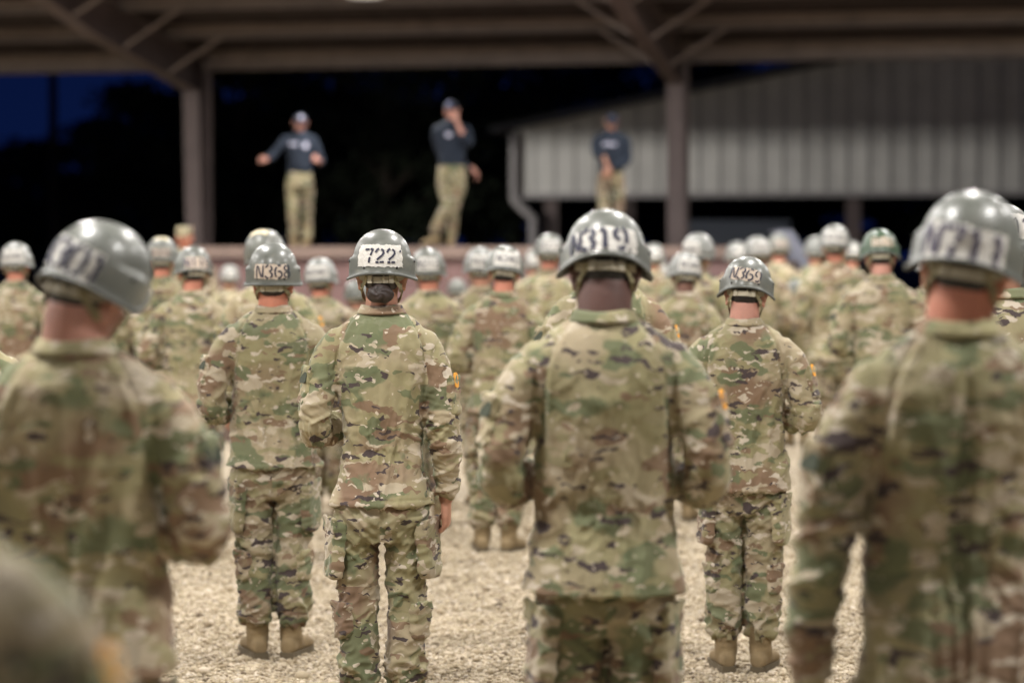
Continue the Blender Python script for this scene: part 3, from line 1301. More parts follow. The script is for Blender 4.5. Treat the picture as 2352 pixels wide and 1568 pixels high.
def trouser_folds(P, N, legs, seed, amp=1.0):
    x, y, z = P[:, 0], P[:, 1], P[:, 2]
    s = seed * 7.3
    d = np.zeros(len(P))
    for sd, ch in zip((-1, 1), legs):
        w_ = sstep(-.01, .02, x * sd)
        ang = np.arctan2(y, (x * sd - .09))
        q = np.stack([z * 8 + ang * .5 * sd, ang * .7 + s + sd, z * 2 + s], 1)
        r1 = ridge(nz(q), 1.5) - .4
        q2 = np.stack([z * 21 - ang * .9 * sd + s, ang * 1.1 + s, z * 4 + sd * 3], 1)
        r2 = ridge(nz(q2), 1.4) - .4
        lo = .45 + .7 * np.exp(-((z - .50) / .11) ** 2) + 1.2 * sstep(.38, .18, z) + .4 * np.exp(-((z - .72) / .07) ** 2)
        d += w_ * lo * (r1 * .016 + r2 * .0085)
        # diagonal drag folds from the crotch
        q3 = np.stack([(z - .9 * np.abs(x)) * 16 + s, x * 3 + s, y * 3], 1)
        d += w_ * (ridge(nz(q3), 1.5) - .4) * .012 * sstep(.55, .68, z) * (.4 + .6 * sstep(.95, .8, z))
    # seat seam
    d -= np.exp(-(x / .007) ** 2) * .006 * sstep(.70, .76, z) + np.exp(-(x / .009) ** 2) * .009 * sstep(.74, .62, z)
    d -= np.exp(-((np.abs(x) - .165) / .005) ** 2) * .002
    return d * amp


def hand(g, wr, dirv, palm_n, thumb_side, curl=1.0, f=1.0):
    """palm plus five bent fingers. dirv: wrist to knuckles, palm_n: the way the palm faces"""
    d = Vector(dirv).normalized()
    n = Vector(palm_n)
    n = (n - d * n.dot(d)).normalized()
    t = Vector(thumb_side)
    t = (t - d * t.dot(d) - n * t.dot(n)).normalized()
    wr = Vector(wr)
    g.rings([(wr - d * .01 * f, t, n, .026 * f, .020 * f, 2.2), (wr + d * .02 * f, t, n, .030 * f, .019 * f, 2.4), (wr + d * .055 * f, t, n, .041 * f, .016 * f, 2.6), (wr + d * .088 * f, t, n, .042 * f, .014 * f, 2.6), (wr + d * .098 * f, t, n, .038 * f, .010 * f, 2.4)], 16)
    for i, (off, ln) in enumerate(((.031, .95), (.0105, 1.05), (-.0105, 1.0), (-.031, .8))):
        p = wr + d * .088 * f + t * off * f
        a = curl * (.55 + .05 * i)
        pts = [p - d * .012 * f, p]
        cur = p
        dd = d.copy()
        for sl in (.040, .026, .020):
            dd = (dd * math.cos(a) + n * math.sin(a)).normalized()
            # n stays orthogonal: rotate it as well
            n2 = n
            cur = cur + dd * sl * ln * f
            pts.append(cur)
            a = curl * .75
        g.tube(pts, [.0098 * f, .0098 * f, .0092 * f, .0085 * f, .0075 * f], 10, sub=2)
    b = wr + d * .03 * f + t * .026 * f
    p1 = b + (t * .7 + d * .7 + n * .35).normalized() * .034 * f
    p2 = p1 + (d * .8 + t * .05 + n * .7).normalized() * .028 * f
    p3 = p2 + (d * .5 - t * .5 + n * .7).normalized() * .022 * f
    g.tube([b - t * .012, b, p1, p2, p3], [.013 * f, .013 * f, .0115 * f, .0105 * f, .0085 * f], 10, sub=2)


def head_geo(g, H):
    """H: 4x4 from head space (centre of skull, facing +Y) to body space"""
    def E(c, r, e=(0, 0, 0)):
        rot = Euler(tuple(R(a) for a in e)).to_matrix()
        rot = (H.to_3x3() @ rot).to_euler()
        g.ell(H @ Vector(c), r, rot, 18, 12)
    E((0, -.010, .030), (.0745, .095, .082))
    E((0, -.035, -.005), (.066, .066, .062))
    E((0, .030, -.035), (.061, .058, .072))
    E((0, .045, -.085), (.040, .038, .028))      # chin and jaw
    E((0, .020, -.070), (.053, .055, .035))
    E((0, .083, .025), (.056, .014, .014))       # brow
    E((0, .098, -.022), (.012, .020, .016))      # nose tip
    E((0, .090, -.002), (.008, .016, .028), (18, 0, 0))
    E((.035, .072, -.022), (.020, .018, .018))
    E((-.035, .072, -.022), (.020, .018, .018))
    E((0, .084, -.055), (.023, .011, .006))      # lips
    E((0, .081, -.065), (.019, .011, .006))
    for s in (-1, 1):
        E((.080 * s, -.014, -.016), (.008, .020, .033), (-12, 0, -26 * s))
        E((.088 * s, -.021, .002), (.0065, .017, .018), (-12, 0, -34 * s))
        E((.081 * s, -.006, -.044), (.007, .010, .011))


def head_matrix(pitch=0, yaw=0, roll=0):
    """pitch > 0 looks down; yaw > 0 turns to the viewer's right"""
    piv = Matrix.Translation(NECK)
    rot = Euler((R(-pitch), R(roll), R(-yaw)), 'XYZ').to_matrix().to_4x4()
    return piv @ rot @ Matrix.Translation(Vector((0, .004, HZ)) - NECK)


def body_mesh(name, H, arms, hands, legs, skin, voxel=.006, bulk=1.0, bare=None, neckr=.060):
    g = Geo()
    head_geo(g, H)
    hb = H @ Vector((0, -.022, -.045))
    g.tube([(0, -.012, 1.44), (0, -.014, 1.52), hb, H @ Vector((0, -.012, .01))], [.070, neckr, neckr * .95, .045], 20, sub=3)
    g.tube([(0, 0, 1.42), (0, 0, 1.15), (0, 0, .92)], [.085, .08, .09], 16)
    g.tube([(-.15, 0, 1.43), (.15, 0, 1.43)], [.045, .045], 12)
    for i, ch in enumerate(arms):
        rr = [.042, .040, .035, .034, .026]
        g.tube(ch, rr, 14, sub=3)
        wrist, dv, pn, ts, curl = hands[i]
        g.tube([ch[-1], wrist], [.027, .026], 12)
        hand(g, wrist, dv, pn, ts, curl)
    for ch in legs:
        g.tube([Vector((ch[0].x * .6, 0, .93))] + list(ch), [.06, .065, .06, .045, .042, .036], 14, sub=2)
    me = remesh(g, voxel, name, [skin], 2)
    return me


def make_boot(side, yaw=12, M=None):
    g = Geo()
    g.tube([(0, -.02, .26), (0, -.018, .18), (0, -.008, .10), (0, .01, .06)], [.052, .050, .052, .050], 18, sub=3)
    X, Y, Z = (1, 0, 0), (0, 1, 0), (0, 0, 1)
    g.rings([((0, -.075, .045), X, Z, .022, .025, 2.4), ((0, -.06, .055), X, Z, .036, .038, 2.4), ((0, -.01, .062), X, Z, .042, .046, 2.4),
             ((0, .07, .055), X, Z, .045, .038, 2.4), ((.004, .13, .045), X, Z, .049, .031, 2.5), ((.004, .175, .040), X, Z, .044, .026, 2.4), ((.004, .200, .034), X, Z, .027, .018, 2.3)], 20)

    def fn(P, N):
        return (ridge(nz(np.stack([P[:, 0] * 12 + side, P[:, 1] * 12, P[:, 2] * 40], 1))) - .4) * .004 * sstep(.06, .12, P[:, 2])
    up = remesh(g, .007, "boot", [M_BOOT], 3, fn)
    g = Geo()
    pts = [(-.078, .03), (-.05, .038), (0, .036), (.06, .044), (.13, .050), (.175, .046), (.207, .026)]
    vs = []
    for z_ in (.0, .028):
        for (yy, ww) in pts:
            vs.append((ww, yy, z_))
        for (yy, ww) in reversed(pts):
            vs.append((-ww, yy, z_))
    n = 14
    g.add(vs, [tuple(range(n - 1, -1, -1)), tuple(range(n, 2 * n))] + [(j, (j + 1) % n, n + (j + 1) % n, n + j) for j in range(n)])
    so = g.mesh("sole", False, [M_SOLE])
    g = Geo()
    for j in range(6):
        z_ = .115 + j * .022
        yy = .058 - j * .004
        g.tube([(-.022, yy - .006, z_), (0, yy + .004, z_), (.022, yy - .006, z_)], [.003] * 3, 6, sub=2)
    la = g.mesh("laces", False, [M_STRAP])
    global TAB_ME
    g = Geo()
    g.box((0, -.071, .19), (.020, .006, .09))
    TAB_ME = g.mesh("heel_tab", False, [M_STRAP])
    return up, so, la


BOOTS = {s: make_boot(s) for s in (-1, 1)}


def surf_patch(bvh, grid, off, mesh_name, mats, thick=0.0, flip=False):
    """grid[j][i] = (origin, direction): project a sheet on a surface, raised by off (callable or float)"""
    nj, ni = len(grid), len(grid[0])
    vs = []
    for j in range(nj):
        for i in range(ni):
            o, d = grid[j][i]
            h, n, _, _ = bvh.ray_cast(o, d)
            if h is None:
                h, n, _, _ = bvh.find_nearest(o)
            if n.dot(d) > 0:
                n = -n
            of = off(i / (ni - 1), j / (nj - 1)) if callable(off) else off
            vs.append(h + n * of)
    fs = []
    for j in range(nj - 1):
        for i in range(ni - 1):
            a = j * ni + i
            fs.append((a, a + 1, a + ni + 1, a + ni))
    return vs, fs


# --------------------------------------------------------------- helmet
def rim_z(th):
    """th = 0 at the brow (+Y), pi at the nape"""
    c = math.cos(th)
    back = max(0, -c)
    front = max(0, c)
    side = abs(math.sin(th))
    return -.024 - .012 * side ** 3 + .072 * front ** 1.5 + .004 * back ** 3


def helm_r(th, z):
    """horizontal radius at height z above the head centre"""
    zt = .148
    q = max(0.0, min(1.0, z / zt)) if z > 0 else 0
    base = (1 - q ** 2.65) ** (1 / 2.05)
    a, b = .1090, .131
    r = 1 / math.sqrt((math.sin(th) / a) ** 2 + (math.cos(th) / b) ** 2) * base
    side = math.exp(-((abs((th + math.pi) % (2 * math.pi) - math.pi) - math.pi / 2) / .42) ** 2)
    t = min(1, max(0, (.052 - z) / .013))
    t = t * t * (3 - 2 * t)
    r += .0120 * side * t
    rz = rim_z(th)
    fl = max(0, 1 - (z - rz) / .022)
    r += .0045 * fl ** 2 * (.5 + .5 * (1 - max(0, math.cos(th))))
    return r


def build_helmet_mesh():
    g = Geo()
    n, m = 96, 46
    zt = .148
    vs = []
    for j in range(m + 1):
        t = j / m
        for i in range(n):
            th = 2 * math.pi * i / n
            rz = rim_z(th)
            # dense near the crown
            z = zt - (zt - rz) * (1 - math.cos(min(t, .5) * math.pi / 2) + max(0, t - .5) * 1.41421356)
            if j == 0:
                z = zt - .00005
            r = helm_r(th, z)
            vs.append((math.sin(th) * r, math.cos(th) * r, z))
    fs = []
    for j in range(m):
        for i in range(n):
            i2 = (i + 1) % n
            fs.append((j * n + i, j * n + i2, (j + 1) * n + i2, (j + 1) * n + i))
    fs.append(tuple(range(n - 1, -1, -1)))
    g.add(vs, fs)
    me = g.mesh("helmet", True, [M_HELM])
    bm = bmesh.new()
    bm.from_mesh(me)
    bmesh.ops.recalc_face_normals(bm, faces=bm.faces)
    bm.to_mesh(me)
    bm.free()
    bvh = BVHTree.FromPolygons([v.co for v in me.vertices], [p.vertices for p in me.polygons])
    return me, bvh


HELM_ME, HELM_BVH = build_helmet_mesh()
HELM_ME_G = HELM_ME.copy()
HELM_ME_G.materials.clear()
HELM_ME_G.materials.append(M_HELM_G)
HELM_ME_P = HELM_ME.copy()
HELM_ME_P.materials.clear()
HELM_ME_P.materials.append(M_HELM2)


def rim_mesh():
    g = Geo()
    pts = []
    n = 72
    for i in range(n):
        th = 2 * math.pi * i / n
        z = rim_z(th)
        r = helm_r(th, z) + .001
        pts.append(Vector((math.sin(th) * r, math.cos(th) * r, z)))
    rings = []
    for i in range(n + 1):
        p = pts[i % n]
        d = (pts[(i + 1) % n] - pts[(i - 1) % n]).normalized()
        u = Vector((p.x, p.y, 0)).normalized()
        v = d.cross(u)
        rings.append((p, u, v, .0042, .0052, 2))
    g.rings(rings, 8, False)
    return g.mesh("rim_edge", True, [M_RIM])


RIM_ME = rim_mesh()


def rivet_mesh():
    out = []
    for th, z in ((math.radians(152), .002), (math.radians(208), .002), (math.radians(100), .03), (math.radians(260), .03)):
        g = Geo()
        o = Vector((math.sin(th) * .3, math.cos(th) * .3, z))
        h, n, _, _ = HELM_BVH.ray_cast(o, Vector((-o.x, -o.y, 0)))
        g.ell(h, (.0052, .0052, .0052), None, 10, 6)
        out.append(g.mesh("helmet_screw", True, [M_METAL]))
    return out


RIVET_ME = rivet_mesh()


def inner_mesh():
    """inside of the shell with its pad, dark"""
    g = Geo()
    n, m = 48, 8
    vs = []
    for j in range(m + 1):
        t = j / m
        for i in range(n):
            th = 2 * math.pi * i / n
            z = .135 - (.135 - rim_z(th) - .001) * math.sin(t * math.pi / 2)
            r = max(0.001, helm_r(th, z) - .009 - (.02 if j == 0 else 0))
            if j == 0:
                r = .02
            vs.append((math.sin(th) * r, math.cos(th) * r, z))
    fs = []
    for j in range(m):
        for i in range(n):
            i2 = (i + 1) % n
            fs.append((j * n + i, (j + 1) * n + i, (j + 1) * n + i2, j * n + i2))
    g.add(vs, fs)
    return g.mesh("helmet_lining", True, [M_RIM])


LINING_ME = inner_mesh()


def band_mesh():
    """suspension band round the head at the nape with buckles"""
    g = Geo()
    n = 60
    vs = []
    for i in range(n):
        th = 2 * math.pi * i / n
        nape = max(0, -math.cos(th))
        z = -.002 - .040 * nape ** .8
        a, b = .082, .104 + .004 * nape
        r = 1 / math.sqrt((math.sin(th) / a) ** 2 + (math.cos(th) / b) ** 2)
        for (dr, dz) in ((.004, .012), (.004, -.012), (0, -.012), (0, .012)):
            vs.append((math.sin(th) * (r + dr), math.cos(th) * (r + dr), z + dz))
    fs = []
    for i in range(n):
        j = (i + 1) % n
        for q in range(4):
            q2 = (q + 1) % 4
            fs.append((i * 4 + q, j * 4 + q, j * 4 + q2, i * 4 + q2))
    g.add(vs, fs)
    for sx in (-1, 1):
        g.box((.038 * sx, -.1035, -.040), (.017, .008, .027), Euler((0, 0, R(20 * sx))).to_matrix())
    g.box((0.012, -.113, -.0405), (.006, .005, .026))
    return g.mesh("nape_band", False, [M_BAND])


BAND_ME = band_mesh()


def strap_mesh(s):
    g = Geo()

    def strip(pts, wd):
        P = [Vector(p) for p in pts]
        P2 = []
        for i in range(len(P) - 1):
            p0, p1, p2, p3 = P[max(i - 1, 0)], P[i], P[i + 1], P[min(i + 2, len(P) - 1)]
            for j in range(5):
                t = j / 5
                P2.append(.5 * (2 * p1 + (p2 - p0) * t + (2 * p0 - 5 * p1 + 4 * p2 - p3) * t * t + (3 * p1 - p0 - 3 * p2 + p3) * t ** 3))
        P2.append(P[-1])
        rings = []
        for i, p in enumerate(P2):
            d = (P2[min(i + 1, len(P2) - 1)] - P2[max(i - 1, 0)]).normalized()
            out = Vector((p.x, p.y * .7, 0)).normalized()
            out = (out - d * out.dot(d)).normalized()
            rings.append((p, d.cross(out), out, wd, .0016, 6))
        g.rings(rings, 8)
    # rear leg from the nape band, down behind the ear to the jaw
    strip([(.050 * s, -.094, -.030), (.060 * s, -.078, -.052), (.072 * s, -.050, -.072), (.071 * s, -.012, -.094), (.060 * s, .030, -.112)], .0085)
    # front leg from the temple
    strip([(.088 * s, .045, .030), (.084 * s, .040, -.030), (.072 * s, .034, -.080), (.056 * s, .040, -.112), (0, .062, -.128)], .0085)
    g.box((.070 * s, -.050, -.068), (.010, .022, .022), Euler((R(-30), 0, 0)).to_matrix())
    return g.mesh("chin_strap", False, [M_STRAP])


STRAP_ME = {s: strap_mesh(s) for s in (-1, 1)}


def hair_mesh(bun, m_):
    g = Geo()
    g.ell((0, -.022, .020), (.077, .090, .085), None, 24, 16)
    g.ell((0, -.046, -.012), (.067, .066, .052), None, 24, 16)

    def fn(P, N):
        return (ridge(nz(np.stack([P[:, 0] * 30, P[:, 1] * 30, P[:, 2] * 9], 1))) - .4) * .002
    me = remesh(g, .006, "hair", [m_], 2, fn)
    if not bun:
        return me
    g = Geo()
    g.ell((-.002, -.100, -.068), (.050, .032, .035), None, 24, 16)

    def fn2(P, N):
        dx, dz = P[:, 0] + .002, P[:, 2] + .068
        an = np.arctan2(dz, dx)
        rr = np.hypot(dx, dz)
        sp = np.sin(an * 1.0 + rr * 190 + .6 * nz(P * 30))
        fine = np.sin(an * 3 + rr * 900 + 2 * nz(P * 60))
        return np.sin(5 * an + rr * 170 + nz(P * 25) * 1.5) * .0018 * sstep(0, .01, rr) + sp * .002 * sstep(0, .02, rr) + .3 * (ridge(nz(np.stack([an * 2.2 + rr * 40, rr * 55, P[:, 1] * 20], 1))) - .4) * .0032 + nz(P * 30) * .003
    me2 = remesh(g, .003, "hair_bun", [m_], 1, fn2)
    return me, me2


HAIR_ME = hair_mesh(False, M_BLACKHAIR)
HAIR_BR, BUN_ME = hair_mesh(True, M_HAIR)

# stencil strokes in a 0..0.62 by 0..1 box; gaps are the stencil bridges
GLYPH = {
    '7': [[(.0, .94), (.34, .95)], [(.42, .96), (.60, .96), (.52, .70), (.44, .52)], [(.40, .40), (.34, 0)]],
    '2': [[(.02, .72), (.12, .92), (.26, .99)], [(.40, .97), (.56, .84), (.56, .66), (.42, .47), (.26, .33), (.12, .2)], [(.03, .02), (.24, .03)], [(.30, .03), (.58, .04)]],
    "'": [[(.22, .78), (.36, .92)]],
    'N': [[(.02, 0), (.02, .98)], [(.14, .92), (.28, .55), (.46, .08)], [(.58, .02), (.58, 1)]],
    '3': [[(.04, .84), (.18, .98), (.30, 1)], [(.42, .97), (.54, .82), (.50, .62), (.32, .53)], [(.40, .47), (.56, .33), (.52, .12), (.40, .03)], [(.28, 0), (.12, .04), (.02, .18)]],
    '6': [[(.52, .92), (.36, 1), (.24, .97)], [(.14, .88), (.04, .6), (.04, .3), (.12, .08)], [(.24, 0), (.42, .02), (.56, .18), (.54, .40), (.40, .54), (.24, .52)]],
    '8': [[(.26, .54), (.08, .64), (.06, .84), (.22, .98)], [(.36, .98), (.54, .86), (.52, .64), (.36, .54)], [(.24, .46), (.04, .34), (.04, .14), (.22, 0)], [(.38, 0), (.56, .14), (.56, .34), (.38, .46)]],
    '9': [[(.24, .44), (.06, .56), (.04, .80), (.20, .98)], [(.34, 1), (.52, .88), (.56, .6), (.52, .3)], [(.46, .18), (.34, .03), (.14, .04)]],
    '1': [[(.12, .82), (.30, .98)], [(.32, .86), (.32, .02)]],
    '0': [[(.24, 1), (.08, .88), (.03, .5), (.08, .12), (.24, 0)], [(.38, 0), (.53, .12), (.58, .5), (.53, .88), (.38, 1)]],
    '4': [[(.40, 1), (.20, .66), (.02, .30), (.34, .30)], [(.44, .30), (.60, .30)], [(.44, .80), (.44, 0)]],
    '5': [[(.54, 1), (.08, 1), (.06, .62)], [(.14, .58), (.36, .62), (.54, .46), (.54, .2)], [(.44, .06), (.28, 0), (.06, .06)]],
    '-': [[(.1, .5), (.5, .5)]],
}


def proj(u, v, zc, off, th0=math.pi):
    """u metres to the right seen from behind, v metres up"""
    th = th0 - u / .122
    z = zc + v
    d = Vector((math.sin(th), math.cos(th), 0))
    o = Vector((d.x * .3, d.y * .3, z))
    # above the belly of the shell aim inwards and down so that heights stay true
    h, n, _, _ = HELM_BVH.ray_cast(o, -d)
    if h is None:
        h, n, _, _ = HELM_BVH.find_nearest(o)
    if n.dot(d) < 0:
        n = -n
    return h + n * off


def tape_mesh(text, wd=.17, ht=.075, zc=.042, uc=0.0, ink=M_INK, tape=M_TAPE, seed=1, tilt=0.0, gh=.6, stroke=.0058, tx=0.0, slant=0.0, extra=None, gap=1.0):
    rs = random.Random(seed)
    g = Geo()
    ni, nj = 26, 12
    vs, fs = [], []
    eL = [rs.uniform(-.004, .004) for _ in range(nj)]
    eR = [rs.uniform(-.004, .004) for _ in range(nj)]
    eT = [rs.uniform(-.0025, .0025) for _ in range(ni)]
    eB = [rs.uniform(-.003, .003) for _ in range(ni)]
    ct, st = math.cos(tilt), math.sin(tilt)

    def tr(u, v):
        return (uc + u * ct - v * st, u * st + v * ct)
    for j in range(nj):
        for i in range(ni):
            a, b = i / (ni - 1), j / (nj - 1)
            u = (a - .5) * wd + eL[j] * (1 - a) + eR[j] * a
            v = (b - .5) * ht + eB[i] * (1 - b) + eT[i] * b
            wr = .0012 + .0010 * max(0, math.sin(b * 17 + math.sin(a * 9 + seed) * 2.2 + seed)) * (.4 + .6 * math.sin(a * 5 + seed) ** 2)
            uu, vv = tr(u, v)
            vs.append(proj(uu, vv, zc, wr))
    for j in range(nj - 1):
        for i in range(ni - 1):
            a = j * ni + i
            fs.append((a, a + 1, a + ni + 1, a + ni))
    g.add(vs, fs, 0)
    if text:
        h = ht * gh
        adv = h * .86 * gap
        x0 = -adv * (len(text) - 1) / 2 - h * .3 + tx
        for ci, ch in enumerate(text):
            for st_ in GLYPH[ch]:
                P = []
                for a in range(len(st_) - 1):
                    for q in range(4):
                        t = q / 4
                        P.append((st_[a][0] * (1 - t) + st_[a + 1][0] * t, st_[a][1] * (1 - t) + st_[a + 1][1] * t))
                P.append(st_[-1])
                L_, R_ = [], []
                for a in range(len(P)):
                    p0 = P[max(a - 1, 0)]
                    p1 = P[min(a + 1, len(P) - 1)]
                    dx, dy = p1[0] - p0[0], p1[1] - p0[1]
                    q = math.hypot(dx, dy)
                    nx, ny = -dy / q, dx / q
                    w_ = stroke / 2 * (1 + rs.uniform(-.12, .12))
                    u = x0 + ci * adv + P[a][0] * h
                    v = (P[a][1] - .5) * h
                    u += v * slant
                    for lst, sg in ((L_, 1), (R_, -1)):
                        uu, vv = tr(u + nx * w_ * sg, v + ny * w_ * sg)
                        lst.append(proj(uu, vv, zc, .0042))
                vs = L_ + R_
                m = len(L_)
                g.add(vs, [(a, a + 1, m + a + 1, m + a) for a in range(m - 1)], 1)
    return g.mesh("number_tape", True, [tape, ink])


def crown_patch(col):
    g = Geo()
    vs, fs = [], []
    n, m = 14, 8
    for j in range(m):
        for i in range(n):
            x = (i / (n - 1) - .5) * .10
            y = -.075 + j / (m - 1) * .05
            h, nn, _, _ = HELM_BVH.ray_cast(Vector((x, y, .4)), Vector((0, 0, -1)))
            if nn.z < 0:
                nn = -nn
            vs.append(h + nn * .0015)
    for j in range(m - 1):
        for i in range(n - 1):
            a = j * n + i
            fs.append((a, a + 1, a + n + 1, a + n))
    g.add(vs, fs)
    return g.mesh("crown_patch", True, [col])


# --------------------------------------------------------------- garments
def collar_mesh(f=1.0):
    g = Geo()
    prof = [(0.0, 1.526, 1.20), (.2, 1.532, 1.16), (.5, 1.546, 1.05), (.75, 1.556, .985), (1.0, 1.552, .965), (.8, 1.538, .965), (.3, 1.520, 1.02)]
    n = 48
    vs = []
    for (t, z, r) in prof:
        for i in range(n):
            th = 2 * math.pi * i / n
            front = max(0, math.cos(th))
            a, b = .076 * r * f, .070 * r * f
            vs.append((math.sin(th) * a, math.cos(th) * b - .012 + .01 * front, z - .032 * front + .004 * math.sin(th * 3 + 1) * t))
    m = len(prof)
    fs = [(j * n + i, j * n + (i + 1) % n, ((j + 1) % m) * n + (i + 1) % n, ((j + 1) % m) * n + i) for j in range(m) for i in range(n)]
    g.add(vs, fs)
    me = g.mesh("collar", True, [M_CAMO])
    bm = bmesh.new()
    bm.from_mesh(me)
    bmesh.ops.recalc_face_normals(bm, faces=bm.faces)
    bm.to_mesh(me)
    bm.free()
    return me


def pouch_mesh(name, w_, h_, dep, mat_, flap=True, seed=0):
    """a sewn-on pocket lying in the XZ plane, bulging along +Y; origin at its middle"""
    g = Geo()
    X, Z = (1, 0, 0), (0, 0, 1)
    g.rings([((0, -.018, 0), X, Z, w_ * .5, h_ * .5, 7), ((0, dep * .35, -.002), X, Z, w_ * .5, h_ * .5, 7), ((0, dep * .8, -.008), X, Z, w_ * .46, h_ * .46, 5), ((0, dep, -.012), X, Z, w_ * .30, h_ * .32, 3)], 28)
    if flap:
        M = Euler((R(-7), 0, 0)).to_matrix()
        g.box((0, dep * .9, h_ * .5 - .028), (w_ * 1.06, .012, .064), M)

    def fn(P, N):
        s = seed * 5.1
        q = np.stack([P[:, 0] * 9 + s, P[:, 1] * 5, P[:, 2] * 22 + P[:, 0] * 12 + s], 1)
        return (ridge(nz(q), 1.4) - .4) * .007
    return remesh(g, .006, name, [mat_], 2, fn)


CARGO = [pouch_mesh("cargo_pocket", .16, .22, .030, M_CAMO_SHADED, True, i) for i in range(3)]
CALF = [pouch_mesh("calf_pocket", .085, .13, .020, M_CAMO_SHADED, True, 4 + i) for i in range(2)]
SLEEVEP = [pouch_mesh("sleeve_pocket", .085, .14, .014, M_CAMO, True, 8 + i) for i in range(2)]
COLLAR_ME = collar_mesh()


def patch_meshes():
    g = Geo()
    X, Z = (1, 0, 0), (0, 0, 1)
    g.rings([((0, 0, 0), X, Z, .019, .028, 3), ((0, .004, 0), X, Z, .019, .028, 3)], 20)
    p = g.mesh("shoulder_patch", False, [M_ORANGE])
    g = Geo()
    g.rings([((0, 0, 0), X, Z, .040, .026, 8), ((0, .003, 0), X, Z, .040, .026, 8)], 20)
    v = g.mesh("fastener_panel", False, [M_VELCRO])
    return p, v


PATCH_ME, VELCRO_ME = patch_meshes()


def set_panel(me, fn):
    """cut-piece number per face: the printed pattern breaks at the seams"""
    n = len(me.polygons)
    c = np.empty(n * 3)
    me.polygons.foreach_get("center", c)
    a = me.attributes.new("panel", 'FLOAT', 'FACE')
    a.data.foreach_set("value", np.asarray(fn(c.reshape(-1, 3)), float))


def jacket_panel(P, chs):
    x, z = P[:, 0], P[:, 2]
    out = np.zeros(len(P))
    for k, ch in enumerate(chs):
        sd = -1 if k == 0 else 1
        T, D = closest_on(ch, P)
        xs = np.interp(z, [1.25, 1.34, 1.42, 1.48, 1.53], [.172, .163, .150, .125, .090])
        m = ((x * sd > xs) & (z > 1.27)) | ((D < .085) & (z <= 1.27))
        out = np.where(m, 1 + k, out)
        out = np.where(m & (T > .56), 3 + k, out)
    return out


def soldier_meshes(seed, armL='bent', armR='bent', wf=1.0, voxel=.007, hem=.83, waist=.168, skin='red', H=None, legcx=.080, spread=0.0, lines=(), famp=1.0, neckr=.06, lf=1.0):
    chs = [arm_chain(armL, -1), arm_chain(armR, 1)]
    chs = [[Vector((p.x * (1 + (wf - 1) * .9), p.y, p.z)) for p in ch] for ch in chs]
    g = Geo()
    g.rings(torso_rings(wf, hem, waist), 40)
    for ch in chs:
        add_sleeve(g, ch, .5 + .5 * wf)
    jk = remesh(g, voxel, "jacket", [M_CAMO], 4, lambda P, N: jacket_folds(P, N, chs, seed, famp, hem, lines))
    legs = [leg_pts(-1, legcx, spread), leg_pts(1, legcx, spread)]
    g = Geo()
    X, Y = (1, 0, 0), (0, 1, 0)
    lw = .5 + .5 * wf
    g.rings([((0, -.002, 1.0), X, Y, .150 * lw, .10, 2.2), ((0, -.004, .93), X, Y, .165 * lw, .115, 2.3), ((0, -.008, .86), X, Y, .178 * lw, .124, 2.4), ((0, -.010, .78), X, Y, .182 * lw, .124, 2.5), ((0, -.008, .70), X, Y, .16 * lw, .10, 2.4)], 32)
    for ch in legs:
        g.tube(ch, [.088 * lf, .093 * lf, .083 * lf, .084 * lf, .078 * lf], 22, sub=5, flat=.96)
    tr = remesh(g, voxel, "trousers", [M_CAMO_SHADED], 3, lambda P, N: trouser_folds(P, N, legs, seed, famp))
    set_panel(tr, lambda P: (P[:, 0] > 0) * 1.0 + (P[:, 2] < .535) * 2.0)
    set_panel(jk, lambda P: jacket_panel(P, chs))
    if H is None:
        H = head_matrix()
    hands = []
    for s, ch, kd in ((-1, chs[0], armL), (1, chs[1], armR)):
        wr = ch[-1] + (ch[-1] - ch[-2]).normalized() * .035
        if kd in ('down', 'out'):
            hands.append((wr, Vector((0.02 * s, .12, -1)), Vector((-s, .15, 0)), Vector((0, 1, -.1)), 1.15))
        else:
            hands.append((wr, Vector((-s * .55, .8, .15)), Vector((0, -.2, -1)), Vector((-s, -.2, 0)), .8))
    bd = body_mesh("body", H, [[p * 1 for p in ch] for ch in chs], hands, legs, SKIN[skin], voxel=max(.0055, voxel * .8), neckr=neckr)
    return dict(jacket=jk, trousers=tr, body=bd, chs=chs, legs=legs, H=H, wf=wf)


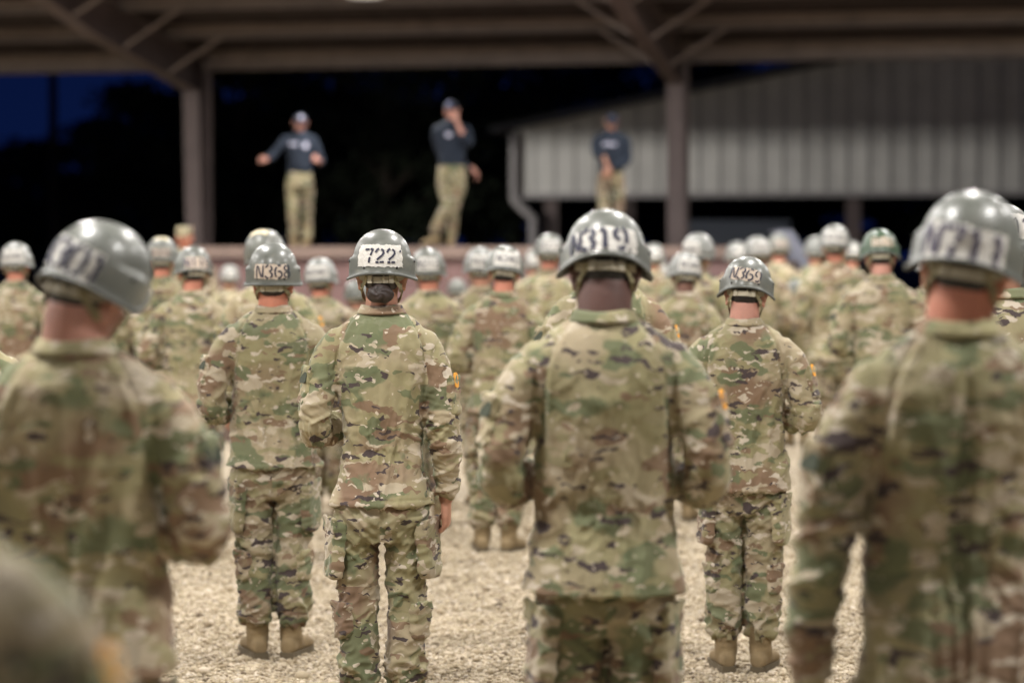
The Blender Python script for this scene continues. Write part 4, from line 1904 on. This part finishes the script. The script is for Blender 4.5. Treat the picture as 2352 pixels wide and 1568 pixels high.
def dress(root, sm, skin, helm='grey', tape=None, patch=False, hair='short', seed=0, s=1.0, crown=None, pockets=True, velcro=True, helm_rot=(0, 0, 0), detail=True, kids=None):
    """link one soldier's parts under its Empty"""
    sc = (s, s, s)
    b = link("body", sm['body'], root)
    b.data = sm['body']
    b.material_slots[0].link = 'OBJECT'
    b.material_slots[0].material = SKIN[skin]
    b.scale = sc
    jk = link("jacket", sm['jacket'], root)
    jk.scale = sc
    tr = link("trousers", sm['trousers'], root)
    tr.scale = sc
    co = link("collar", COLLAR_ME, jk)
    co.scale = (sm.get('nf', 1.0), sm.get('nf', 1.0), 1)
    rs = random.Random(seed)
    wf = sm['wf']
    for side, ch in zip((-1, 1), sm['chs']):
        d = ch[2] - ch[1]
        p = ch[1] * .62 + ch[2] * .38
        sp = link("sleeve_pocket", SLEEVEP[0 if side < 0 else 1], jk)
        out = Vector((side, -.35, 0)).normalized()
        z = -d.normalized()
        y = (out - z * out.dot(z)).normalized()
        x = y.cross(z)
        M = Matrix((x, y, z)).transposed().to_4x4()
        M.translation = p + y * (.058 * (.5 + .5 * wf))
        sp.matrix_local = M
        if detail and not (patch and side > 0):
            v = link("fastener_panel", VELCRO_ME, jk)
            M2 = M.copy()
            M2.translation = p + y * (.058 * (.5 + .5 * wf) + .016) + z * .035
            v.matrix_local = M2
        if patch and side > 0:
            pa = link("shoulder_patch", PATCH_ME, jk)
            M2 = M.copy()
            M2.translation = p + y * (.058 * (.5 + .5 * wf) + .018) + z * .055
            pa.matrix_local = M2
    for side, lg in zip((-1, 1), sm['legs']):
        if pockets:
            cp = link("cargo_pocket", CARGO[rs.randrange(3)], tr)
            a = R(-90 * side) if False else 0
            rz = -R(78) if side > 0 else R(102)
            cp.rotation_euler = (R(2), R(3 * side), rz - R(0) if side > 0 else R(78) + 0)
            # +Y of the pouch must point outwards (and a little backwards)
            out = Vector((side, -.30, 0)).normalized()
            x = out.cross(Vector((0, 0, 1)))
            M = Matrix((x, out, Vector((0, 0, 1)))).transposed().to_4x4()
            M.translation = Vector((lg[1].x, lg[1].y, .675)) + out * .076
            cp.matrix_local = M @ Euler((R(4), R(rs.uniform(-5, 5)), 0)).to_matrix().to_4x4()
            cf = link("calf_pocket", CALF[rs.randrange(2)], tr)
            out = Vector((side * .8, -.6, 0)).normalized()
            x = out.cross(Vector((0, 0, 1)))
            M = Matrix((x, out, Vector((0, 0, 1)))).transposed().to_4x4()
            M.translation = Vector((lg[3].x, lg[3].y, .415)) + out * .068
            cf.matrix_local = M
        bo = link("boot", BOOTS[side][0], root)
        bo.location = Vector((lg[4].x, lg[4].y + .012, 0)) * s
        bo.rotation_euler = (0, 0, R(-14 * side + rs.uniform(-4, 4)))
        bo.scale = sc
        link("sole", BOOTS[side][1], bo)
        link("laces", BOOTS[side][2], bo)
        link("heel_tab", TAB_ME, bo)
    H = sm['H']
    HS = Matrix.Diagonal((s, s, s, 1)) @ H @ Matrix.Translation((0, 0, HOFF))
    HS = HS @ Euler(tuple(R(a) for a in helm_rot)).to_matrix().to_4x4()
    if helm == 'none':
        return
    hm = {'grey': HELM_ME, 'green': HELM_ME_G, 'pale': HELM_ME_P}[helm]
    he = link("helmet", hm, root)
    he.matrix_local = HS
    link("rim_edge", RIM_ME, he)
    link("helmet_lining", LINING_ME, he)
    if tape is not None:
        link("number_tape", tape, he)
    if crown is not None:
        link("crown_patch", crown, he)
    if detail:
        for rv in RIVET_ME:
            link("helmet_screw", rv, he)
    link("nape_band", BAND_ME, he)
    for q in (-1, 1):
        link("chin_strap", STRAP_ME[q], he)
    h = link("hair", HAIR_BR if hair == 'bun' else HAIR_ME, root)
    h.matrix_local = Matrix.Diagonal((s, s, s, 1)) @ H
    if hair == 'bun':
        u = link("hair_bun", BUN_ME, h)


GROUP = "soldiers standing in formation, seen from behind"


_HV = [v.co.copy() for v in HELM_ME.vertices]


def place(px, top, k, lab, yaw=0.0, grp=GROUP, H=None):
    Hh = (H if H is not None else head_matrix()) @ Matrix.Translation((0, 0, HOFF))
    topz = max((Hh @ v).z for v in _HV)
    d = F / k
    h = EYE + (HY - top) / k
    o = empty("person", ((px - 1176) / k, d, 0), R(yaw), category="person", label=lab, group=grp)
    z = float(ground_h(np.array([o.location.x]), np.array([d]))[0]) if abs(o.location.x) < 12 else 0
    o.location.z = z * .5
    return o, h / topz


# ---- the soldiers in the front rows, each with meshes of their own
L722 = [([(.163, 1.27), (.185, 1.36), (.202, 1.43)], .010, -.012), ([(-.165, 1.24), (-.178, 1.31), (-.19, 1.38)], .010, -.012),
        ([(.095, 1.42), (.075, 1.22), (.055, 1.02), (.05, .9)], .012, -.004), ([(-.09, 1.40), (-.075, 1.2), (-.07, 1.0)], .012, -.004),
        ([(.12, 1.2), (.07, 1.1), (.03, 1.0)], .010, .004), ([(-.14, 1.1), (-.06, 1.05), (0, 1.04)], .008, .003)]
T722 = tape_mesh("722'", .178, .080, .044, -.004, ink=M_INK, tape=M_TAPE, seed=3, gh=.62, stroke=.0072, tx=.021, gap=.91)
sm = soldier_meshes(1, 'bent', 'down', wf=.94, voxel=.006, waist=.152, hem=.832, skin='tan', H=head_matrix(3, 0, .5), legcx=.083, lines=L722, neckr=.060, lf=.88)
o, s = place(877, 525, 628, "woman with hair bun and white taped 722 helmet, in sharp focus at centre", H=sm["H"])
dress(o, sm, 'tan', 'grey', T722, True, 'bun', 1, s)

T368 = tape_mesh("N368", .152, .062, .036, -.004, ink=M_INK, tape=M_TAPE2, seed=5, gh=.86, stroke=.0068, tx=.016, gap=.86)
sm = soldier_meshes(2, 'bent', 'bent', wf=1.06, voxel=.007, waist=.170, hem=.845, skin='red', H=head_matrix(-7, 2, 0), legcx=.075, famp=1.15, neckr=.067)
o, s = place(628, 557, 530, "soldier with cream taped N368 helmet and red neck, left of the woman with the bun", 3, H=sm["H"])
dress(o, sm, 'red', 'grey', T368, False, 'short', 2, s)

T369 = tape_mesh("N369", .132, .058, .040, .002, ink=M_INK, tape=M_TAPE2, seed=8, gh=.88, stroke=.0070, tilt=R(-7), gap=.80, slant=.10)
L369 = [([(-.17, 1.45), (-.10, 1.30), (-.02, 1.14), (.05, 1.0)], .014, .006), ([(.15, 1.30), (.05, 1.22), (-.06, 1.05)], .012, .005), ([(.165, 1.25), (.18, 1.33), (.19, 1.41)], .010, -.012)]
sm = soldier_meshes(3, 'bent', 'bent2', wf=1.04, voxel=.007, waist=.168, hem=.80, skin='pink', H=head_matrix(15, 4, 3), legcx=.076, famp=1.15, lines=L369, neckr=.066)
o, s = place(1710, 588, 548, "soldier with cream taped N369 helmet and tan boots, right of centre", -6, H=sm["H"])
dress(o, sm, 'pink', 'grey', T369, True, 'short', 3, s)

T319 = tape_mesh("N319", .178, .066, .026, -.004, ink=M_INK, tape=M_TAPE, seed=11, gh=.9, stroke=.0115, tx=-.024, gap=.80, tilt=R(2))
L319 = [([(.165, 1.22), (.17, 1.32), (.19, 1.42)], .012, -.014), ([(-.165, 1.22), (-.17, 1.32), (-.19, 1.42)], .012, -.014), ([(-.12, 1.38), (0, 1.30), (.12, 1.38)], .02, .004)]
sm = soldier_meshes(4, 'bent', 'bent', wf=1.08, voxel=.008, waist=.172, hem=.81, skin='dark', H=head_matrix(21, 0, 2), legcx=.078, famp=.9, lines=L319, neckr=.074)
o, s = place(1388, 480, 848, "large soldier with white taped N319 helmet and dark brown neck, blurred in front of centre", H=sm["H"])
sm['nf'] = 1.05
dress(o, sm, 'dark', 'grey', T319, True, 'none', 4, s)

TF1 = tape_mesh("N301", .150, .078, .030, .01, ink=M_INK, tape=M_TAPE, seed=14, gh=.85, stroke=.0105, gap=.80, tilt=R(-10))
sm = soldier_meshes(5, 'bent', 'bent2', wf=1.08, voxel=.008, waist=.185, hem=.81, skin='pink', H=head_matrix(19, 32, 10), legcx=.085, famp=1.1, neckr=.078)
o, s = place(174, 505, 1027, "large blurred soldier with tilted grey helmet and pink neck, nearest at left", 0, H=sm["H"])
sm['nf'] = 1.1
dress(o, sm, 'pink', 'grey', TF1, False, 'none', 5, s)

TF3 = tape_mesh("N711", .185, .080, .016, -.004, ink=M_INKP, tape=M_TAPE, seed=17, gh=.85, stroke=.0115, gap=.82, tilt=R(-4))
sm = soldier_meshes(6, 'out', 'out', wf=1.06, voxel=.008, waist=.184, hem=.78, skin='red', H=head_matrix(8, 16, 9), legcx=.085, famp=1.1, lines=[([(.0, 1.46), (-.004, 1.30), (.0, 1.08)], .012, -.016), ([(.05, 1.44), (.05, 1.2)], .03, .005)], neckr=.072)
o, s = place(2200, 437, 1050, "large blurred soldier with shiny striped helmet and arms at sides, nearest at right", 0, H=sm["H"])
sm['nf'] = 1.05
dress(o, sm, 'red', 'grey', TF3, False, 'short', 6, s)
SM_OUT = sm

# shared meshes for everybody farther back
VAR = [soldier_meshes(11, 'bent', 'bent', wf=1.05, voxel=.010, skin='red', H=head_matrix(4, 0, 0)),
       soldier_meshes(12, 'bent2', 'bent', wf=1.0, voxel=.010, skin='tan', H=head_matrix(10, -8, 0), waist=.172),
       soldier_meshes(13, 'bent', 'bent2', wf=1.1, voxel=.010, skin='pink', H=head_matrix(-4, 10, 2), waist=.18),
       soldier_meshes(14, 'down', 'bent', wf=1.03, voxel=.010, skin='red', H=head_matrix(2, 0, -3))]
TP = {'w': tape_mesh("N212", .15, .085, .045, 0, seed=21, gh=.62, stroke=.006, gap=.8), 'w2': tape_mesh("N340", .17, .09, .045, .01, seed=22, gh=.5, stroke=.006, gap=.9),
      'c': tape_mesh("N304", .14, .06, .03, 0, tape=M_TAPE2, seed=23, gh=.8, stroke=.007, gap=.82), 'p': tape_mesh("N115", .16, .07, .025, 0, ink=M_INKP, tape=M_TAPE2, seed=24, gh=.8, stroke=.010, gap=.85),
      's': tape_mesh("15-16", .15, .055, .045, .02, ink=M_HELM_G, tape=M_TAPE2, seed=25, gh=.8, stroke=.007, gap=.78)}
CROWN = crown_patch(M_TANPAINT)

# px, helmet top row, px per metre, mesh variant, yaw, helmet colour, tape, crown patch, skin, orange patch, label
BACK = [
    (2312, 460, 690, 1, -4, 'grey', 'w', 0, 'tan', 0, "soldier in sharp focus mostly hidden behind the nearest right soldier, helmet cut by right edge"),
    (-322, 640, 1900, 2, 0, 'grey', None, 0, 'pink', 1, "very close blurred soldier cut off by the lower left corner"),
    (-78, 640, 560, 0, 0, 'grey', None, 0, 'tan', 0, "soldier cut by the left edge, only a shoulder showing"),
    (1393, 484, 512, 1, 2, 'grey', 'w', 0, 'tan', 1, "soldier whose shoulders show directly behind the N319 helmet"),
    (35, 556, 315, 0, 0, 'pale', 'w2', 0, 'red', 0, "soldier with pale taped helmet at the far left edge"),
    (370, 545, 325, 0, 0, 'grey', 'c', 1, 'red', 0, "soldier with cream topped helmet right of the tilted grey helmet"),
    (445, 565, 375, 1, -3, 'grey', 'p', 0, 'red', 0, "soldier with purple lettered helmet left of the N368 soldier"),
    (612, 527, 405, 3, 4, 'grey', None, 1, 'tan', 1, "soldier with yellow crown patch right behind the N368 helmet"),
    (527, 608, 219, 2, 0, 'pale', 'w', 0, 'red', 0, "small distant helmet before the stage between the purple lettered and N368 helmets"),
    (733, 590, 345, 2, -2, 'pale', 'w2', 0, 'red', 0, "soldier with scuffed pale helmet between N368 and 722 helmets"),
    (818, 640, 300, 0, 6, 'grey', None, 0, 'tan', 0, "short hunched soldier just left of the 722 helmet"),
    (985, 568, 360, 3, 0, 'grey', 'w', 0, 'red', 0, "soldier with white banded helmet just right of the 722 helmet"),
    (1102, 566, 330, 0, 3, 'pale', 'w2', 0, 'tan', 0, "soldier with pale helmet touching the left side of a white panel helmet"),
    (1160, 563, 391, 1, 0, 'grey', 'w2', 0, 'red', 0, "soldier with large white panel helmet whose boots show between the woman and N319"),
    (1262, 537, 285, 0, 0, 'grey', 'w', 0, 'red', 0, "soldier with grey helmet left of N319 helmet, beside the downspout"),
    (1228, 572, 219, 2, 0, 'pale', 'w', 0, 'red', 0, "tiny distant soldier just left of the helmet beside the downspout"),
    (1605, 535, 300, 2, -14, 'pale', 'w2', 0, 'tan', 0, "soldier with pale helmet turned right at the foot of the right column"),
    (1500, 560, 219, 0, 0, 'pale', 'w', 0, 'tan', 0, "distant pale helmet touching the right side of the N319 helmet"),
    (1577, 578, 350, 1, 3, 'pale', 'w2', 0, 'brown', 0, "soldier with white panelled helmet between N319 and N369"),
    (1520, 600, 215, 3, 0, 'grey', 'w', 0, 'tan', 0, "distant low helmet right of N319, left of the white panelled one"),
    (1740, 543, 255, 0, 0, 'pale', 'w2', 0, 'tan', 0, "soldier with round white helmet directly above the N369 helmet"),
    (1695, 555, 219, 3, 0, 'pale', 'w', 0, 'tan', 0, "distant soldier with low pale helmet left of the round white one"),
    (1790, 535, 225, 0, 0, 'grey', 'c', 0, 'red', 0, "soldier with tan grey helmet left of the pale stair panel"),
    (1915, 515, 285, 0, 0, 'pale', 'w2', 0, 'red', 0, "tall soldier with white helmet and orange red neck standing above his row"),
    (1873, 542, 219, 2, 0, 'pale', None, 0, 'red', 0, "distant soldier peeking out left of the tall white helmet"),
    (1957, 553, 219, 1, 0, 'pale', 'w', 0, 'red', 0, "distant soldier peeking out right of the tall white helmet"),
    (2025, 525, 365, 1, 3, 'green', 's', 0, 'pink', 0, "soldier with the only green helmet, numbers on cream tape"),
    (2150, 560, 330, 0, 0, 'pale', 'w', 0, 'tan', 0, "soldier behind the nearest right soldier, right of the green helmet"),
    (250, 590, 360, 3, 0, 'grey', None, 0, 'tan', 0, "soldier hidden behind the tilted grey helmet at left"),
    (300, 620, 300, 0, 0, 'pale', None, 0, 'tan', 0, "soldier behind the nearest left soldier's right shoulder"),
    (580, 640, 250, 1, 0, 'grey', None, 0, 'tan', 0, "distant soldier low behind the N368 shoulders"),
    (1050, 640, 240, 0, 0, 'grey', None, 0, 'tan', 0, "distant low soldier between the white banded and pale helmets"),
    (1660, 645, 260, 2, 0, 'grey', None, 0, 'tan', 0, "distant low soldier behind the left of the N369 helmet"),
    (1830, 640, 250, 0, 0, 'grey', None, 0, 'tan', 0, "distant low soldier under the pale stair panel"),
]
SKIPH = set()
for i, (px, top, k, vi, yw, hc, tp, cr, sk, pa, lab) in enumerate(BACK):
    o, s = place(px, top, k, lab, yw, H=VAR[vi]['H'])
    rs = random.Random(i * 3 + 1)
    o.rotation_euler = (R(rs.uniform(-2.5, 1.0)), R(rs.uniform(-2.2, 2.2)), R(yw + rs.uniform(-9, 9)))
    hh = EYE + (HY - top) / k
    shift = o.rotation_euler.to_matrix() @ Vector((0, 0, hh))
    o.location.x -= shift.x
    s_ = max(s, .89)
    if s < .89:                      # bowed or short: keep human size
        s_ = s if s > .82 else .86
    dress(o, VAR[vi], sk, hc, TP.get(tp), bool(pa), 'short', i, s_, crown=CROWN if cr else None,
          helm_rot=(rs.uniform(-5, 5), rs.uniform(-4, 4), rs.uniform(-14, 14)), detail=k > 340, pockets=k > 240)


# --------------------------------------------------------------- instructors on the stage (face the camera)
def cap_meshes(front, m_badge):
    g = Geo()
    g.ell((0, -.006, .035), (.084, .103, .080), None, 28, 14)

    def fn(P, N):
        return P[:, 2] * 0
    c = remesh(g, .006, "cap", [m_badge if False else front], 2)
    P, N = get_vn(c)
    P[:, 2] = np.maximum(P[:, 2], .030)
    set_v(c, P)
    g = Geo()
    vs = []
    n, m = 16, 6
    for th_ in (0, .004):
        for j in range(m):
            for i in range(n):
                a = (i / (n - 1) - .5) * 2
                y0 = .090 * math.sqrt(max(0, 1 - (a * .072 / .082) ** 2))
                y = y0 + (.075 * (1 - a * a) ** .6) * j / (m - 1)
                vs.append((a * .072, y, .038 - .020 * j / (m - 1) - .016 * a * a + th_))
    fs = []
    for t in (0, 1):
        for j in range(m - 1):
            for i in range(n - 1):
                a = t * n * m + j * n + i
                f = (a, a + 1, a + n + 1, a + n)
                fs.append(f if t else f[::-1])
    g.add(vs, fs)
    br = g.mesh("cap_brim", True, [front])
    g = Geo()
    X, Z = (1, 0, 0), Vector((0, -.35, .93))
    g.rings([((0, .088, .078), X, Z, .032, .028, 2), ((0, .098, .080), X, Z, .029, .025, 2)], 24)
    bd = g.mesh("cap_badge", True, [m_badge])
    return c, br, bd


def shirt_folds(P, N, chs, seed):
    return jacket_folds(P, N, chs, seed, .8, 1.0)


def instructor(px, d, lab, arms, hands, legs, H, skin, badge, yaw=180, seed=1, height=1.80, pant=M_PANT, bare=(), prints=(), feet=((-1, -12), (1, 12)), torso_shift=0.0):
    k = F / d
    o = empty("person", ((px - 1176) / k, d, STAGE_Z), R(yaw), category="person", label=lab, group="instructors in navy shirts on the stage")
    s = height / 1.815
    g = Geo()
    X, Y = (1, 0, 0), (0, 1, 0)
    g.rings([r for r in torso_rings(1.0, .98, .158) if r[0][2] > 1.0] + [((0, 0, .99), X, Y, .165, .112, 2.2)], 36)
    for i, ch in enumerate(arms):
        c = ch[:4] if i in bare else ch
        rr = [.070, .062, .055, .052, .040]
        g.tube(c, rr[:len(c)], 18, sub=4)
    sh = remesh(g, .009, "shirt", [M_NAVY], 3, lambda P, N: shirt_folds(P, N, arms, seed))
    g = Geo()
    g.rings([((0, 0, 1.03), X, Y, .150, .105, 2.2), ((0, 0, .97), X, Y, .160, .112, 2.2), ((0, 0, .88), X, Y, .175, .120, 2.3), ((0, 0, .80), X, Y, .172, .118, 2.4)], 28)
    for ch in legs:
        g.tube(ch, [.088, .090, .070, .066, .062], 20, sub=4)
    tr = remesh(g, .009, "trousers", [pant], 3, lambda P, N: trouser_folds(P, N, legs, seed, .8))
    bd = body_mesh("body", H, arms, hands, legs, SKIN[skin], voxel=.0055, neckr=.058)
    for nm, me in (("body", bd), ("shirt", sh), ("trousers", tr)):
        q = link(nm, me, o)
        q.scale = (s, s, s)
        if nm == "shirt":
            shirt = q
    bvh = BVHTree.FromPolygons([v.co for v in sh.vertices], [p.vertices for p in sh.polygons])
    for (cx, cz, w_, h_, kind) in prints:
        g = Geo()
        if kind == 'text':
            xs = np.linspace(-1, 1, 7)
            for a in xs:
                vs = []
                for (dx, dz) in ((-.05, -1), (.05, -1), (.05, 1), (-.05, 1)):
                    h, n, _, _ = bvh.ray_cast(Vector((cx + a * w_ / 2 + dx * w_ * 1.1, .6, cz + dz * h_ / 2)), Vector((0, -1, 0)))
                    if h is not None:
                        vs.append(h + Vector((0, .006, 0)))
                if len(vs) == 4:
                    g.add(vs, [(0, 1, 2, 3)])
        else:
            vs = []
            for q in range(20):
                a = q / 20 * 6.2832
                h, n, _, _ = bvh.ray_cast(Vector((cx + math.cos(a) * w_ / 2, .6, cz + math.sin(a) * h_ / 2)), Vector((0, -1, 0)))
                if h is not None:
                    vs.append(h + Vector((0, .007, 0)))
            if len(vs) > 3:
                g.add(vs, [tuple(range(len(vs)))])
        link("shirt_print", g.mesh("shirt_print", False, [M_WHITE]), shirt)
    for side, lg in zip((-1, 1), legs):
        A = lg[4]
        bo = link("boot", BOOTS[side][0], o)
        f = feet[0] if side < 0 else feet[1]
        lift = max(0.0, A.z - .15)
        bo.location = Vector((A.x, A.y + .01, lift)) * s
        bo.rotation_euler = (R(f[2]) if len(f) > 2 else 0, 0, R(f[1]))
        bo.scale = (s, s, s)
        link("sole", BOOTS[side][1], bo)
        link("laces", BOOTS[side][2], bo)
    HS = Matrix.Diagonal((s, s, s, 1)) @ H
    c, br, ba = cap_meshes(M_NAVYCAP, badge)
    cp = link("cap", c, o)
    cp.matrix_local = HS
    link("cap_brim", br, cp)
    link("cap_badge", ba, cp)
    h = link("hair", HAIR_ME, o)
    h.matrix_local = HS @ Matrix.Diagonal((.97, .97, .97, 1))
    for q in (-1, 1):
        g = Geo()
        g.ell((.031 * q, .078, .004), (.012, .010, .008), None, 12, 8, 0)
        g.ell((.031 * q, .0865, .004), (.005, .003, .005), None, 10, 6, 1)
        e = link("eye", g.mesh("eye", True, [M_EYE, M_IRIS]), o)
        e.matrix_local = HS
    return o


def legsv(l, r):
    return [[Vector(p) for p in l], [Vector(p) for p in r]]


V = Vector
# body space: they face +Y and are turned round, so viewer's left is their +X
stand = legsv([(-.088, 0, .90), (-.098, -.01, .74), (-.092, .01, .50), (-.09, -.01, .30), (-.09, -.01, .15)], [(.088, 0, .90), (.098, -.01, .74), (.092, .01, .50), (.09, -.01, .30), (.09, -.01, .15)])
# 1: arms out, elbows bent, hands forward
armsA = [[V((-.165, 0, 1.435)), V((-.215, .0, 1.33)), V((-.27, .02, 1.16)), V((-.27, .13, 1.13)), V((-.265, .24, 1.15))],
         [V((.165, 0, 1.435)), V((.25, .02, 1.35)), V((.36, .05, 1.22)), V((.42, .15, 1.17)), V((.46, .24, 1.15))]]
handsA = [(V((-.262, .275, 1.155)), (0, 1, .1), (1, 0, -.2), (0, 0, 1), .9), (V((.475, .27, 1.148)), (.25, 1, .0), (-1, 0, -.2), (0, 0, 1), .9)]
instructor(690, 31.9, "instructor at left of the stage spreading both arms, white fronted navy cap", armsA, handsA, stand, head_matrix(12, -12, 0), 'pink', M_WHITE, 180, 31, 1.80,
           prints=((.075, 1.37, .10, .045, 'text'), (-.085, 1.35, .07, .08, 'round')), bare=(0, 1))
# 2: stepping, one hand raised to the mouth
walk = legsv([(-.07, 0, .90), (-.085, -.02, .74), (-.02, -.02, .50), (.00, -.06, .30), (.02, -.08, .15)], [(.07, 0, .90), (.085, .03, .74), (.04, .10, .50), (.15, .06, .30), (.20, .04, .17)])
armsB = [[V((-.165, 0, 1.435)), V((-.215, .06, 1.33)), V((-.23, .13, 1.25)), V((-.17, .19, 1.35)), V((-.105, .185, 1.49))],
         [V((.165, 0, 1.435)), V((.20, -.03, 1.30)), V((.19, -.10, 1.12)), V((.10, -.16, .98)), V((-.02, -.17, .90))]]
armsB[1] = [V((.165, 0, 1.435)), V((.19, -.06, 1.30)), V((.14, -.15, 1.12)), V((-.04, -.17, 1.02)), V((-.20, -.16, .97))]
handsB = [(V((-.090, .18, 1.525)), (.35, -.1, 1), (.3, -1, 0), (1, 0, 0), .9), (V((-.235, -.155, .96)), (-.6, .1, -.7), (1, 0, 0), (0, 1, 0), .9)]
instructor(1038, 30.2, "instructor in mid step at the centre of the stage raising a hand to the mouth", armsB, handsB, walk, head_matrix(4, 8, 0), 'pink', M_CAPGREY, 172, 32, 1.86,
           prints=((.02, 1.36, .08, .06, 'round'),), bare=(0,), feet=((-1, 10), (1, -38)))
# 3: hands held together in front, head bowed
armsC = [[V((-.165, 0, 1.435)), V((-.205, .02, 1.33)), V((-.20, .05, 1.14)), V((-.09, .17, 1.08)), V((.02, .22, 1.03))],
         [V((.165, 0, 1.435)), V((.205, .02, 1.33)), V((.195, .09, 1.23)), V((.13, .20, 1.19)), V((.075, .235, 1.06))]]
handsC = [(V((.045, .235, 1.02)), (.5, .2, -.6), (0, -1, 0), (0, .3, 1), .9), (V((.062, .245, 1.03)), (-.1, .1, -1), (-1, 0, 0), (0, 1, 0), .9)]
instructor(1403, 31.4, "instructor with bowed head and joined hands at right of the stage before the gable wall", armsC, handsC, stand, head_matrix(24, -5, 0), 'tan', M_NAVYCAP, 184, 33, 1.79,
           prints=((.03, 1.35, .16, .045, 'text'),), bare=(1,))


# person in a patrol cap, facing the camera by the left end of the stage
def patrol_cap():
    g = Geo()
    X, Y = (1, 0, 0), (0, 1, 0)
    g.rings([((0, -.004, .030), X, Y, .084, .102, 2), ((0, -.004, .065), X, Y, .086, .104, 2), ((0, -.004, .105), X, Y, .082, .099, 2.2), ((0, -.004, .112), X, Y, .074, .090, 2.2)], 32)
    g.box((0, .115, .030), (.11, .06, .005), Euler((R(-14), 0, 0)).to_matrix())
    return g.mesh("patrol_cap", True, [M_CAMO2])


o, s = place(425, 515, 235, "person in tan patrol cap facing the camera by the left column foot", 176, "onlookers beside the stage")
o.location.z = .35
s = (EYE + (HY - 515) / 235 - .35) / 1.80
sm = VAR[0]
dress(o, sm, 'red', 'none', None, False, 'short', 40, s)
cp = link("patrol_cap", patrol_cap(), o)
cp.matrix_local = Matrix.Diagonal((s, s, s, 1)) @ sm['H']
for q in (-1, 1):
    g = Geo()
    g.ell((.031 * q, .078, .004), (.012, .010, .008), None, 12, 8, 0)
    g.ell((.031 * q, .0865, .004), (.005, .003, .005), None, 10, 6, 1)
    e = link("eye", g.mesh("eye", True, [M_EYE, M_IRIS]), o)
    e.matrix_local = cp.matrix_local
g = Geo()
g.box((0, 0, .175), (1.4, 1.0, .35))
g.box((0, -.72, .09), (1.4, .42, .18))
pl = link("low_step", g.mesh("low_step", False, [M_DECKWOOD]))
pl.location = (o.location.x, o.location.y, 0)
pl["category"] = "step"
pl["label"] = "low wooden step block under the person in the patrol cap"
